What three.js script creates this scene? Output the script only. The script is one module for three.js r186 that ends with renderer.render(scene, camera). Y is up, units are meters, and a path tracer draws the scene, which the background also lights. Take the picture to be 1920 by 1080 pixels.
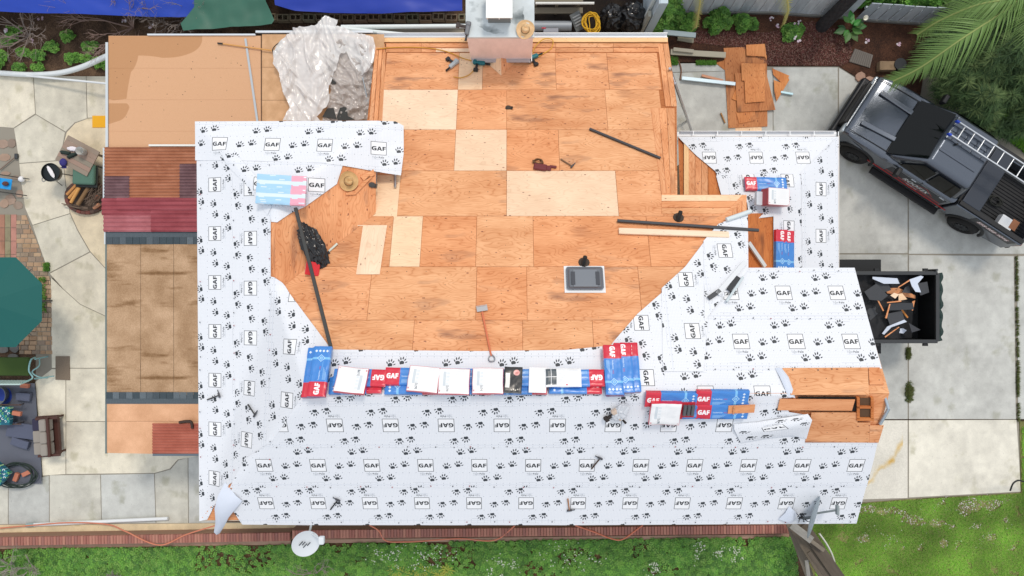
import * as THREE from 'three';
import { RoundedBoxGeometry } from 'three/addons/geometries/RoundedBoxGeometry.js';
import { mergeGeometries } from 'three/addons/utils/BufferGeometryUtils.js';
import { ImprovedNoise } from 'three/addons/math/ImprovedNoise.js';

// ---------- camera, sky, sun, exposure ----------
const F = 1281, H = 19.65;                       // focal length in photo pixels, drone height in metres
const scene = new THREE.Scene();
const camera = new THREE.PerspectiveCamera(2 * Math.atan(540 / F) * 180 / Math.PI, 16 / 9, 0.1, 400);
camera.position.set(0, H, 0); camera.up.set(0, 0, -1); camera.lookAt(0, 0, 0);
const renderer = new THREE.WebGLRenderer({ antialias: true });
renderer.toneMapping = THREE.LinearToneMapping;
renderer.toneMappingExposure = 1.08;
renderer.shadowMap.enabled = true;
{ // overcast sky: bright cloud deck, a little darker toward the horizon, cool grey
  const w = 128, h = 64, d = new Float32Array(w * h * 4), pn = new ImprovedNoise();
  for (let j = 0; j < h; j++) for (let i = 0; i < w; i++) {
    const el = (j + 0.5) / h * Math.PI - Math.PI / 2, az = i / w * Math.PI * 2, o = (j * w + i) * 4;
    const cl = 1 + 0.10 * pn.noise(Math.cos(az) * 2.2 * Math.cos(el), Math.sin(az) * 2.2 * Math.cos(el), Math.sin(el) * 3);
    const b = (el > 0 ? 0.52 + 0.37 * Math.sin(el) : 0.3) * cl;
    d[o] = b * 0.95; d[o + 1] = b; d[o + 2] = b * 1.08; d[o + 3] = 1;
  }
  const t = new THREE.DataTexture(d, w, h, THREE.RGBAFormat, THREE.FloatType);
  t.mapping = THREE.EquirectangularReflectionMapping; t.magFilter = THREE.LinearFilter; t.minFilter = THREE.LinearFilter;
  t.needsUpdate = true; scene.background = t; scene.environment = t;
}
const sun = new THREE.DirectionalLight(0xfff3e4, 1.35);
sun.position.set(7, 30, -17); sun.target.position.set(0, 0, 0); sun.castShadow = true; sun.shadow.radius = 22;
sun.shadow.mapSize.set(2048, 2048);
Object.assign(sun.shadow.camera, { left: -24, right: 24, top: 20, bottom: -20, near: 1, far: 80 });
scene.add(sun); scene.add(sun.target);

// ---------- helpers ----------
let seed = 12345;
const R = () => { seed |= 0; seed = seed + 0x6D2B79F5 | 0; let t = Math.imul(seed ^ seed >>> 15, 1 | seed); t = t + Math.imul(t ^ t >>> 7, 61 | t) ^ t; return ((t ^ t >>> 14) >>> 0) / 4294967296; };
const rr = (a, b) => a + (b - a) * R();
const V = (x, y, z) => new THREE.Vector3(x, y, z);
const pn = new ImprovedNoise();
const nz = (x, y, z = 0) => pn.noise(x, y, z);
const fbm = (x, y, z = 0, o = 4) => { let s = 0, a = 0.5; for (let i = 0; i < o; i++) { s += a * nz(x, y, z + i * 7.1); x *= 2; y *= 2; a *= 0.5; } return s; };
const used = {};
const numbered = n => { used[n] = (used[n] ?? -1) + 1; return used[n] ? n + '_' + String(used[n]).padStart(3, '0') : n; };
function tag(o, label, category, group, kind) { o.userData.label = label; if (category) o.userData.category = category; if (group) o.userData.group = group; if (kind) o.userData.kind = kind; return o; }
function thing(name, label, category, group) { const g = new THREE.Group(); g.name = numbered(name); scene.add(g); return tag(g, label, category, group); }
function mesh(name, geo, mat, parent) { const m = new THREE.Mesh(geo, mat); m.castShadow = m.receiveShadow = true; m.name = parent ? name : numbered(name); (parent || scene).add(m); return m; }
function struct(name, geo, mat, label) { const m = mesh(name, geo, mat); m.userData.kind = 'structure'; if (label) m.userData.label = label; return m; }
const C = (r, g, b) => new THREE.Color().setRGB(r / 255, g / 255, b / 255, THREE.SRGBColorSpace);
const std = (c, rough = 0.8, metal = 0, ex = {}) => new THREE.MeshStandardMaterial({ color: Array.isArray(c) ? C(...c) : c, roughness: rough, metalness: metal, side: THREE.DoubleSide, ...ex });
const phys = (c, rough, metal, ex = {}) => new THREE.MeshPhysicalMaterial({ color: Array.isArray(c) ? C(...c) : c, roughness: rough, metalness: metal, side: THREE.DoubleSide, ...ex });
const box = (w, h, d, x = 0, y = 0, z = 0, r = 0) => { const g = r ? new RoundedBoxGeometry(w, h, d, 2, r) : new THREE.BoxGeometry(w, h, d); g.translate(x, y, z); return g; };
const cyl = (r0, r1, h, n = 14) => new THREE.CylinderGeometry(r0, r1, h, n);
const strip = g => { const q = g.index ? g.toNonIndexed() : g; for (const k of Object.keys(q.attributes)) if (!['position', 'normal', 'uv'].includes(k)) q.deleteAttribute(k); return q; };
const join = a => mergeGeometries(a.map(strip));
const tube = (pts, r, seg = 40, rad = 7) => new THREE.TubeGeometry(new THREE.CatmullRomCurve3(pts.map(p => p.isVector3 ? p : V(...p))), seg, r, rad);
const rod = (a, b, r, n = 8, r2 = r) => { const d = b.clone().sub(a), g = new THREE.CylinderGeometry(r2, r, d.length(), n); g.translate(0, d.length() / 2, 0); g.applyQuaternion(new THREE.Quaternion().setFromUnitVectors(V(0, 1, 0), d.normalize())); g.translate(a.x, a.y, a.z); return g; };

// pixel of the survey drawing -> point at height h
const G = (px, py, h = 0) => { const D = H - h; return V((px - 960) / F * D, h, (py - 540) / F * D); };
// a plane with local axes: x to the east, y = normal, z = x cross y
class Pl {
  constructor(p, n) { this.p = p; this.n = n.clone().normalize(); this.z = V(1, 0, 0).cross(this.n).normalize(); this.x = this.n.clone().cross(this.z).normalize(); }
  static pts(a, b, c) { const n = b.clone().sub(a).cross(c.clone().sub(a)); if (n.y < 0) n.negate(); return new Pl(a, n); }
  pix(px, py, off = 0) { const d = V((px - 960) / F, -1, (py - 540) / F), o = V(0, H, 0); const t = this.n.dot(this.p.clone().addScaledVector(this.n, off).sub(o)) / this.n.dot(d); return o.addScaledVector(d, t); }
  loc(px, py) { const q = this.pix(px, py).sub(this.p); return [q.dot(this.x), q.dot(this.z)]; }
  mat(pos) { return new THREE.Matrix4().makeBasis(this.x, this.n, this.z).setPosition(pos || this.p); }
  y(X, Z) { return this.p.y - (this.n.x * (X - this.p.x) + this.n.z * (Z - this.p.z)) / this.n.y; }
}
const flat = h => new Pl(V(0, h, 0), V(0, 1, 0));
const gnd = flat(0);
// thing standing on a plane; angle = clockwise turn seen from above
function put(pl, px, py, off, ang, name, label, cat, group) {
  const g = thing(name, label, cat, group); g.position.copy(pl.pix(px, py, off));
  g.quaternion.setFromRotationMatrix(pl.mat()).multiply(new THREE.Quaternion().setFromAxisAngle(V(0, 1, 0), -ang * Math.PI / 180)); return g;
}
// polygon prism on a plane: pts in plane-local metres [x,z]; top at off, thickness t downwards
function prism(pl, pts, off, t, uo = [0, 0], rot = 0) {
  const area = pts.reduce((s, p, i) => { const q = pts[(i + 1) % pts.length]; return s + p[0] * q[1] - q[0] * p[1]; }, 0);
  const sh = new THREE.Shape((area > 0 ? pts.slice().reverse() : pts).map(p => new THREE.Vector2(p[0], -p[1])));
  const g = new THREE.ExtrudeGeometry(sh, { depth: t, bevelEnabled: false });
  const P = g.attributes.position, U = g.attributes.uv, cr = Math.cos(rot), sr = Math.sin(rot);
  for (let i = 0; i < P.count; i++) { const x = P.getX(i), y = P.getY(i); U.setXY(i, cr * x - sr * y + uo[0], sr * x + cr * y + uo[1]); }
  g.rotateX(-Math.PI / 2); g.translate(0, off - t, 0); g.applyMatrix4(pl.mat()); return g;
}
const slabPx = (pl, px, off, t, uo, rot) => prism(pl, px.map(p => pl.loc(p[0], p[1])), off, t, uo, rot);
const rectPx = (x0, y0, x1, y1) => [[x0, y0], [x1, y0], [x1, y1], [x0, y1]];
// clip any polygon by a convex one (both [x,z])
function clip(sub, cv) {
  let ar = 0; cv.forEach((p, i) => { const q = cv[(i + 1) % cv.length]; ar += p[0] * q[1] - q[0] * p[1]; }); const s = Math.sign(ar);
  let out = sub;
  for (let i = 0; i < cv.length && out.length; i++) {
    const a = cv[i], b = cv[(i + 1) % cv.length], inn = out; out = [];
    const f = p => s * ((b[0] - a[0]) * (p[1] - a[1]) - (b[1] - a[1]) * (p[0] - a[0]));
    for (let k = 0; k < inn.length; k++) {
      const p = inn[k], q = inn[(k + 1) % inn.length], fp = f(p), fq = f(q);
      if (fp >= 0) out.push(p);
      if ((fp >= 0) !== (fq >= 0)) { const t = fp / (fp - fq); out.push([p[0] + (q[0] - p[0]) * t, p[1] + (q[1] - p[1]) * t]); }
    }
  }
  return out;
}
const inside = (p, poly) => { let c = false; for (let i = 0, j = poly.length - 1; i < poly.length; j = i++) { const a = poly[i], b = poly[j]; if ((a[1] > p[1]) !== (b[1] > p[1]) && p[0] < (b[0] - a[0]) * (p[1] - a[1]) / (b[1] - a[1]) + a[0]) c = !c; } return c; };
// sheet draped over a height function; poly in plan metres
function drape(poly, hf, cell, uvf) {
  const xs = poly.map(p => p[0]), zs = poly.map(p => p[1]), x0 = Math.min(...xs), x1 = Math.max(...xs), z0 = Math.min(...zs), z1 = Math.max(...zs);
  const pos = [], uv = [], key = new Map(), idx = [];
  const vid = (x, z) => { const k = Math.round(x * 2000) + '_' + Math.round(z * 2000); let i = key.get(k); if (i === undefined) { i = pos.length / 3; key.set(k, i); pos.push(x, hf(x, z), z); const w = uvf(x, z); uv.push(w[0], w[1]); } return i; };
  for (let x = x0; x < x1; x += cell) for (let z = z0; z < z1; z += cell) {
    const c = clip(poly, [[x, z], [x + cell, z], [x + cell, z + cell], [x, z + cell]]); if (c.length < 3) continue;
    const v2 = c.map(p => new THREE.Vector2(p[0], p[1]));
    if (THREE.ShapeUtils.isClockWise(v2)) v2.reverse();
    for (const t of THREE.ShapeUtils.triangulateShape(v2, [])) { const [a, b, d] = t.map(k => vid(v2[k].x, v2[k].y)); if (a !== b && b !== d && a !== d) idx.push(a, d, b); }
  }
  const g = new THREE.BufferGeometry(); g.setAttribute('position', new THREE.Float32BufferAttribute(pos, 3)); g.setAttribute('uv', new THREE.Float32BufferAttribute(uv, 2)); g.setIndex(idx); g.computeVertexNormals(); return g;
}
// ---------- textures ----------
function dtex(w, h, fn, rep = [1, 1]) { // colour texture from fn(u,v)->[r,g,b] 0..255 sRGB
  const d = new Uint8Array(w * h * 4);
  for (let j = 0; j < h; j++) for (let i = 0; i < w; i++) { const c = fn(i / w, j / h), o = (j * w + i) * 4; for (let k = 0; k < 3; k++) d[o + k] = Math.max(0, Math.min(255, c[k])); d[o + 3] = 255; }
  const t = new THREE.DataTexture(d, w, h); t.colorSpace = THREE.SRGBColorSpace; t.wrapS = t.wrapT = THREE.RepeatWrapping; t.magFilter = THREE.LinearFilter; t.minFilter = THREE.LinearMipmapLinearFilter; t.generateMipmaps = true; t.repeat.set(...rep); t.needsUpdate = true; return t;
}
function ctex(w, h, draw, rep = [1, 1]) { const c = document.createElement('canvas'); c.width = w; c.height = h; draw(c.getContext('2d'), w, h); const t = new THREE.CanvasTexture(c); t.colorSpace = THREE.SRGBColorSpace; t.wrapS = t.wrapT = THREE.RepeatWrapping; t.repeat.set(...rep); t.anisotropy = 4; return t; }
// tileable value noise on a hashed lattice
const PV = new Float32Array(65536); for (let i = 0; i < 65536; i++) PV[i] = R() * 2 - 1;
const lat = (i, j, s) => PV[(i * 73 + j * 9277 + s * 3571) & 65535];
const vn = (x, y, px, py, s) => { let i = Math.floor(x), j = Math.floor(y), a = x - i, b = y - j; a = a * a * (3 - 2 * a); b = b * b * (3 - 2 * b); i = ((i % px) + px) % px; j = ((j % py) + py) % py; const i1 = (i + 1) % px, j1 = (j + 1) % py; return (lat(i, j, s) * (1 - a) + lat(i1, j, s) * a) * (1 - b) + (lat(i, j1, s) * (1 - a) + lat(i1, j1, s) * a) * b; };
const tn = (u, v, fx, fy, s = 0, o = 4) => { let r = 0, a = 0.45; s = Math.round(s); for (let i = 0; i < o; i++) { r += a * vn(u * fx, v * fy, fx, fy, s + i * 17); fx *= 2; fy *= 2; a *= 0.5; } return r; };
function plyTex(s, dark, base = [231, 175, 130], ct = 1) { // rotary-cut plywood, 2.44 x 1.22 m, grain along u
  const kn = []; for (let i = 0; i < 9; i++) kn.push([R(), R(), rr(0.008, 0.018)]);
  return dtex(1024, 512, (u, v) => {
    let wv = tn(u, v, 3, 5, s, 3) * 1.5; let kd = 0;
    for (const k of kn) { const dx = (u - k[0]) * 2, dy = (v - k[1]); const d = Math.hypot(dx * 0.6, dy * 1.3); wv += 0.16 * Math.exp(-d * d / 0.0035); kd = Math.max(kd, 1 - d / k[2]); }
    const g = v * 15 + wv * 4.4; const ring = Math.abs((g - Math.floor(g)) - 0.5) * 2;
    const line = Math.pow(ring, 5), fine = vn(u * 14, v * 260, 14, 260, s) * 0.4 + vn(u * 40, v * 420, 40, 420, s + 3) * 0.4;
    const blot = tn(u, v, 4, 4, s + 20, 4), grey = Math.max(0, tn(u, v, 3, 6, s + 40, 5) - 0.25) * 0.5 * dark;
    let [r, gg, b] = base; const k = (-30 * line + 20 * fine + 26 * blot) * ct; r += k * 0.8; gg += k * 1.05; b += k * 1.1;
    r -= grey * 240; gg -= grey * 190; b -= grey * 120;
    if (kd > 0) { const q = Math.min(1, kd * 1.6) * 0.55; r *= 1 - q * 0.75; gg *= 1 - q; b *= 1 - q; }
    // nail rows every 0.41 m
    const nu = Math.abs(u * 6 - Math.round(u * 6)) / 6 * 2.44, nv = Math.abs(v * 8 - Math.round(v * 8)) / 8 * 1.22; const hsh = Math.sin(Math.round(u * 6) * 12.9 + Math.round(v * 8) * 78.2 + s) * 43758.5, hf = hsh - Math.floor(hsh);
    if (hf > 0.35 && Math.hypot(nu + (hf - .6) * .03, nv - (hf - .5) * .03) < 0.008) { r *= 0.35; gg *= 0.3; b *= 0.3; }
    return [r, gg, b];
  }, [1 / 2.44, 1 / 1.22]);
}
const PT = [plyTex(1, 1), plyTex(2, 1.5), plyTex(3, 0.5), plyTex(4, 0, [246, 221, 192], 0.5)];
const plyMat = (t, c, ro = 0.75) => std(c, ro, 0, { map: PT[t] });
const PM = []; for (const c of [[255, 242, 232], [254, 234, 218], [246, 232, 220], [255, 248, 240]]) for (let t = 0; t < 3; t++) PM.push(plyMat(t, C(...c)));
const PNEW = [0, 1, 2].map(t => { return plyMat(3, [C(255, 250, 246), C(255, 244, 230), C(250, 240, 232)][t]); });
const PDARK = plyMat(1, C(225, 180, 130)), PWEATHER = plyMat(0, C(205, 170, 132));
const concTex = dtex(1024, 1024, (u, v) => { const a = tn(u, v, 5, 5, 3, 5), b = tn(u, v, 22, 22, 9, 3), c = vn(u * 300, v * 300, 300, 300, 2) * 0.6, st = Math.max(0, tn(u, v, 9, 9, 60, 6) - 0.26); const sp = vn(u * 120, v * 120, 120, 120, 8) > 0.93 ? -32 : 0; const k = 26 * a + 18 * b + 9 * c - 90 * st + sp; return [221 + k, 219 + k, 214 + k * 0.97 - st * 30]; }, [1 / 4, 1 / 4]);
const conc = c => std(c, 0.9, 0, { map: concTex });
const grit = (a, amp, f, s, rep) => dtex(512, 512, (u, v) => { const k = tn(u, v, f, f, s, 5) * amp + vn(u * 200, v * 200, 200, 200, 5) * 0.6 * amp * 0.35; return [a[0] + k, a[1] + k, a[2] + k]; }, [1 / rep, 1 / rep]);
const soilTex = dtex(1024, 1024, (u, v) => { const a = tn(u, v, 8, 8, 5, 6), c = vn(u * 260, v * 260, 260, 260, 4), d = vn(u * 130, v * 130, 130, 130, 1); const k = 46 * a + 22 * c + 14 * d; return [92 + k, 74 + k * 0.9, 60 + k * 0.8]; }, [1 / 3, 1 / 3]);
const metal = (c, r = 0.4) => std(c, r, 0.85);
// ---------- the setting: ground ----------
const sheetPx = (pts, h, uo) => slabPx(flat(h), pts, 0, 0.12, uo);
{ const g = new THREE.PlaneGeometry(160, 160); g.rotateX(-Math.PI / 2); g.translate(0, -0.05, 0); for (let i = 0, U = g.attributes.uv; i < U.count; i++) U.setXY(i, U.getX(i) * 160, U.getY(i) * 160);
  struct('ground', g, std([235, 225, 210], 0.95, 0, { map: soilTex })); }
const concA = conc([248, 242, 226]), concB = conc([255, 240, 212]), concC = conc([228, 228, 220]), concD = conc([216, 220, 220]), concE = conc([240, 236, 222]);
function slabs(name, mat, list, h = 0.0, label) { const root = struct(name, slabPx(flat(h - 0.012), list.flat().length ? hullBox(list) : [], 0, 0.03), std([146, 140, 128], 0.95), label); for (const [i, p] of list.entries()) { const m = mesh('slab', slabPx(flat(h), shrink(p, 0.24), 0, 0.06, [i * 1.37, i * 0.71]), Array.isArray(mat) ? mat[i % mat.length] : mat, root); } return root; }
function hullBox(list) { const p = list.flat(), xs = p.map(a => a[0]), ys = p.map(a => a[1]); return rectPx(Math.min(...xs) + 1, Math.min(...ys) + 1, Math.max(...xs) - 1, Math.max(...ys) - 1); }
function shrink(p, d) { const n = p.length; let ar = 0; p.forEach((a, i) => { const b = p[(i + 1) % n]; ar += a[0] * b[1] - b[0] * a[1]; }); const s = Math.sign(ar); return p.map((b, i) => { const a = p[(i + n - 1) % n], c = p[(i + 1) % n]; const n1 = [-(b[1] - a[1]), b[0] - a[0]], n2 = [-(c[1] - b[1]), c[0] - b[0]]; const l1 = Math.hypot(...n1) || 1, l2 = Math.hypot(...n2) || 1; let mx = n1[0] / l1 + n2[0] / l2, my = n1[1] / l1 + n2[1] / l2; const q = (mx * mx + my * my) / 2 || 1; return [b[0] + s * d * mx / q, b[1] + s * d * my / q]; }); }
slabs('patio', [concA, concE], [
  [[-400, 142], [62, 142], [66, 213], [25, 240], [-400, 205]], [[63, 142], [161, 143], [163, 222], [140, 230], [123, 247], [67, 214]], [[162, 143], [260, 143], [260, 217], [164, 221]],
  [[26, 241], [67, 215], [122, 248], [117, 275], [118, 300], [36, 306], [31, 270]], [[36, 307], [118, 301], [122, 340], [131, 400], [61, 422], [47, 390], [40, 345]],
  [[61, 423], [131, 401], [145, 432], [168, 472], [92, 512], [75, 465]], [[93, 513], [169, 473], [205, 512], [240, 550], [240, 620], [197, 592], [150, 570], [118, 541]]], 0.0, 'weathered concrete patio and curved walkway west of the house');
slabs('patio', [concB], [[[165, 222], [290, 218], [290, 600], [206, 512], [169, 471], [146, 431], [132, 400], [123, 340], [119, 300], [118, 275], [125, 248], [141, 231]]], 0.004, 'tan curved concrete pad under the patio cover');
slabs('patio', [conc([255, 250, 234])], [[[95, 520], [118, 542], [150, 571], [197, 593], [260, 622], [260, 690], [97, 690]], [[124, 691], [400, 691], [400, 790], [124, 790]], [[66, 716], [97, 692], [123, 692], [123, 889], [80, 892]], [[124, 791], [400, 791], [400, 850], [333, 862], [318, 879], [290, 887], [124, 889]]], 0.0, 'pale smooth concrete terrace beside the patio furniture');
slabs('patio', [concC, concD], [[[-400, 905], [15, 905], [15, 983], [-400, 989]], [[16, 905], [92, 892], [92, 982], [16, 983]], [[93, 891], [188, 890], [190, 982], [93, 982]], [[189, 890], [289, 888], [292, 981], [191, 982]], [[290, 888], [320, 880], [334, 863], [352, 858], [353, 981], [293, 981]], [[353, 857], [420, 850], [420, 980], [354, 981]]], -0.004, 'grey concrete slabs between the terrace and the garden wall');
slabs('driveway', [concD, conc([222, 225, 224])], [
  [[1240, 119], [1360, 118], [1362, 133], [1240, 136]], [[1240, 137], [1449, 131], [1449, 480], [1240, 480]], [[1450, 126], [1571, 126], [1571, 480], [1450, 480]], [[1573, 127], [1634, 164], [1702, 215], [1702, 475], [1573, 475]], [[1704, 216], [1760, 245], [2090, 440], [2090, 476], [1704, 476]],
  [[1450, 481], [1571, 481], [1571, 786], [1450, 786]], [[1573, 477], [1702, 477], [1702, 786], [1573, 786]], [[1704, 478], [1901, 480], [1905, 786], [1704, 786]], [[1907, 480], [2090, 480], [2090, 786], [1909, 786]]], 0.0, 'grey concrete driveway slabs with weedy joints');
slabs('driveway', [conc([252, 250, 240])], [[[1400, 788], [1702, 788], [1702, 934], [1400, 943]], [[1704, 788], [1906, 787], [1911, 860], [1914, 922], [1704, 933]]], 0.004, 'pale concrete driveway apron beside the lawn');
// south garden: narrow path, brick-capped wall
slabs('path', [conc([255, 236, 200])], [[[-400, 990], [10, 984], [540, 980], [550, 996], [10, 1006], [-400, 1012]], [[540, 980], [1480, 978], [1480, 988], [545, 992]]], 0.0, 'narrow stained concrete path along the house wall');
{ const w = thing('brick_wall', 'low garden wall capped with red soldier-course bricks', 'brick wall');
  mesh('core', join([slabPx(flat(0.32), [[-60, 1007], [545, 997], [545, 1014], [-60, 1024]], 0, 0.32), slabPx(flat(0.38), [[548, 993], [1480, 986], [1480, 999], [548, 1011]], 0, 0.38)]), std([150, 120, 100], 0.9), w);
  mesh('footing', join([slabPx(flat(0.06), [[-60, 1020], [545, 1014], [545, 1021], [-60, 1030]], 0, 0.06), slabPx(flat(0.06), [[548, 1012], [1480, 1002], [1480, 1009], [548, 1019]], 0, 0.06)]), std([170, 140, 120], 0.9), w);
  const bm = [[166, 112, 98], [156, 102, 90], [174, 122, 106], [150, 102, 92]].map(c => std(c, 0.85)), bg = box(0.074, 0.07, 0.235, 0, 0.035, 0, 0.006);
  const row = (x0, y0, x1, y1, h) => { const a = G(x0, y0, h), b = G(x1, y1, h), n = Math.floor(a.distanceTo(b) / 0.084), an = -Math.atan2(b.z - a.z, b.x - a.x); for (let i = 0; i < n; i++) { const m = mesh('brick', bg, bm[R() * 4 | 0], w); m.position.copy(a).lerp(b, (i + 0.5) / n); m.position.y += rr(-0.004, 0.004); m.rotation.y = an + rr(-0.02, 0.02); } };
  row(2, 1014, 545, 1005, 0.32); row(549, 1001, 1478, 991, 0.38); }
// pavers and flagstones beside the umbrella
{ const z = [[31, 402], [47, 400], [60, 432], [76, 470], [91, 512], [96, 540], [98, 664], [36, 664], [36, 560], [30, 470]]; const root = struct('paved_path', slabPx(flat(-0.03), z, 0, 0.05), std([96, 84, 70], 0.95), 'narrow path of small tan pavers beside the walkway');
  const pm = [[205, 172, 142], [192, 158, 130], [180, 160, 140], [212, 182, 152], [170, 150, 134]].map(c => std(c, 0.9, 0, { map: concTex }));
  let y = 403, r = 0; while (y < 662) { let x = 24 + (r % 2) * 5; const hh = rr(8, 10); while (x < 100) { const ww = R() < 0.3 ? rr(8, 10) : rr(13, 17); const p = clip(z, rectPx(x + 0.6, y + 0.6, x + ww - 0.6, y + hh - 0.6)); if (p.length > 2) { let a = 0; p.forEach((q, i) => { const s = p[(i + 1) % p.length]; a += q[0] * s[1] - s[0] * q[1]; }); if (Math.abs(a) > 30) mesh('paver', slabPx(flat(rr(-0.004, 0.006)), p, 0, 0.05, [R() * 3, R() * 3]), pm[R() * 5 | 0], root); } x += ww; } y += hh; r++; } }
{ const root = struct('stepping_stones', slabPx(flat(-0.04), [[-200, 205], [25, 242], [35, 330], [45, 398], [30, 402], [30, 470], [36, 560], [36, 668], [-200, 668]], 0, 0.04), std([255, 240, 225], 0.95, 0, { map: soilTex }), 'irregular flagstones set in soil around the blue chair');
  const fm = [[196, 168, 150], [184, 160, 146], [206, 180, 160], [168, 150, 138]].map(c => std(c, 0.9, 0, { map: concTex })), dm = [[126, 126, 126], [140, 138, 136]].map(c => std(c, 0.9, 0, { map: concTex }));
  const stone = (cx, cy, rx, ry, m, n = 8) => { const p = [], a0 = R() * 6; for (let i = 0; i < n; i++) { const a = a0 + i / n * 6.283; p.push([cx + Math.cos(a) * rx * rr(0.85, 1.1), cy + Math.sin(a) * ry * rr(0.85, 1.1)]); } mesh('flagstone', slabPx(flat(rr(0, 0.015)), p, 0, 0.05, [R() * 3, R() * 3]), m, root); };
  for (const [x, y, a, b] of [[10, 325, 9, 4], [29, 333, 8, 4], [19, 374, 11, 10], [36, 363, 8, 8], [8, 382, 9, 9], [34, 385, 10, 8], [-14, 350, 14, 12], [-16, 390, 12, 14], [3, 270, 14, 9], [22, 268, 8, 9], [8, 295, 12, 8], [-20, 290, 10, 12]]) stone(x, y, a, b, fm[R() * 4 | 0]);
  for (const [x, y, a, b] of [[6, 655, 10, 8], [27, 652, 9, 10], [-14, 652, 9, 10], [24, 668, 10, 5], [5, 640, 10, 7]]) stone(x, y, a, b, dm[R() * 2 | 0]);
  const st = [[190, 140, 120], [168, 160, 132], [206, 150, 138]].map(c => std(c, 0.9, 0, { map: concTex })); let y = 402; for (let r = 0; r < 4; r++) for (let k = 0; k < 3; k++) mesh('stone_tile', slabPx(flat(0.005), shrink(rectPx(-2 + k * 11, 402 + r * 25, 9 + k * 11, 427 + r * 25), 0.4), 0, 0.04, [R() * 3, R() * 3]), st[k], root); }

// ---------- the house ----------
const house = thing('house', 'single house stripped to plywood decking and partly wrapped in white printed roofing underlayment', 'house');
const pN = new Pl(V(0, H - 14.02, 0), V(0, 1, -0.5));
const Pd = (x, y, D) => V((x - 960) / F * D, H - D, (y - 540) / F * D);
const RY = 738;
const NW = Pd(369, 230, 14.5), NE = Pd(705, 230, 14.83), AP = Pd(515, 385, 13.95), VT = pN.pix(515, 550), VL = pN.pix(705, 400), RA = pN.pix(580, RY), RB = pN.pix(1668, RY), SW = Pd(374, 976, 14.5), SE = Pd(1604, 978, 14.5);
const tris = [[NW, AP, VT], [NW, VT, SW], [SW, VT, RA], [NW, NE, AP], [NE, VL, VT], [NE, VT, AP], [SW, RA, RB], [SW, RB, SE]];
const triP = tris.map(t => Pl.pts(...t));
const bary = (t, X, Z) => { const [a, b, c] = t, d = (b.z - c.z) * (a.x - c.x) + (c.x - b.x) * (a.z - c.z), u = ((b.z - c.z) * (X - c.x) + (c.x - b.x) * (Z - c.z)) / d, v = ((c.z - a.z) * (X - c.x) + (a.x - c.x) * (Z - c.z)) / d; return Math.min(u, v, 1 - u - v); };
function houseH(X, Z) { let best = -1e9, bi = 0; for (let i = 0; i < tris.length; i++) { const m = bary(tris[i], X, Z); if (m >= 0) return triP[i].y(X, Z); if (m > best) { best = m; bi = i; } }
  const outS = Z > RA.z - 0.01, outW = X < NW.x + 0.2 || Z < NW.z + 0.1 && X < NE.x; if (outS || outW) return triP[bi].y(X, Z); return pN.y(X, Z); }
function surf(px, py, hf = houseH) { let D = 14.3; for (let i = 0; i < 24; i++) { const X = (px - 960) / F * D, Z = (py - 540) / F * D; D = D * 0.4 + (H - hf(X, Z)) * 0.6; } return V((px - 960) / F * D, H - D, (py - 540) / F * D); }
const pW = triP[1], pS = triP[6], pE = triP[4], pWN = triP[3];
const eaveW = Math.min(NW.x, SW.x);
// walls
{ const st = std([226, 214, 196], 0.9), wl = (x0, z0, x1, z1, h) => mesh('wall', box(x1 - x0, h, z1 - z0, (x0 + x1) / 2, h / 2, (z0 + z1) / 2), st, house);
  wl(-6.1, -3.2, -3.5, 4.4, 4.7); wl(-3.5, -0.4, 6.6, 4.4, 4.7); wl(-3.0, -5.7, 3.4, -0.4, 2.3); wl(3.4, -1.8, 4.6, -0.4, 3.2); wl(4.6, -3.4, 7.7, -0.4, 2.4); }
const roof = mesh('roof', join(tris.map((t, i) => { const pl = triP[i]; return prism(pl, t.map(q => { const d = q.clone().sub(pl.p); return [d.dot(pl.x), d.dot(pl.z)]; }), -0.013, 0.1, [0, 0], i < 3 || i === 4 || i === 5 ? 1.5708 : 0); })), PM[4], house);
const NR = [[706, 72], [1252, 72], [1269, 190], [1270, 365], [1400, 365], [1400, 503], [1600, 503], [1668, RY], [580, RY], [515, 550], [705, 400], [668, 398]].map(p => pN.loc(...p));
mesh('deck_frame', prism(pN, NR, -0.016, 0.1), PWEATHER, house);
// plywood sheets, course by course
function sheet(x0, y0, x1, y1, mat, rot = 0) { const c = [[x0, y0], [x1, y0], [x1, y1], [x0, y1]].map(p => pN.loc(...p)); const xm0 = (c[0][0] + c[3][0]) / 2, xm1 = (c[1][0] + c[2][0]) / 2; const rect = [[xm0 + 0.004, c[0][1] + 0.004], [xm1 - 0.004, c[0][1] + 0.004], [xm1 - 0.004, c[2][1] - 0.004], [xm0 + 0.004, c[2][1] - 0.004]]; const p = clip(NR, rect); if (p.length < 3) return; return mesh('plywood_sheet', prism(pN, p, rr(-0.003, 0), 0.013, [R() * 5, R() * 5], rot), mat, roof); }
const old = () => PM[R() * PM.length | 0];
const rows = [[99, 168, [722, 860, 905, 1042, 1140, 1236]], [168, 243, [714, 857, 950, 1137, 1240]], [243, 320, [690, 755, 853, 950, 1048, 1240]], [320, 405, [660, 748, 950, 1157, 1240, 1410]], [405, 500, [620, 734, 790, 893, 1000, 1216, 1410]], [500, 600, [500, 693, 893, 988, 1200, 1405, 1610]], [600, 660, [500, 775, 980, 1112, 1300, 1500, 1670]], [660, RY, [500, 700, 900, 1100, 1300, 1470, 1590, 1690]]];
const brandNew = { '99_860': 1, '168_714': 1, '243_853': 1, '320_950': 1, '405_734': 1 };
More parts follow.
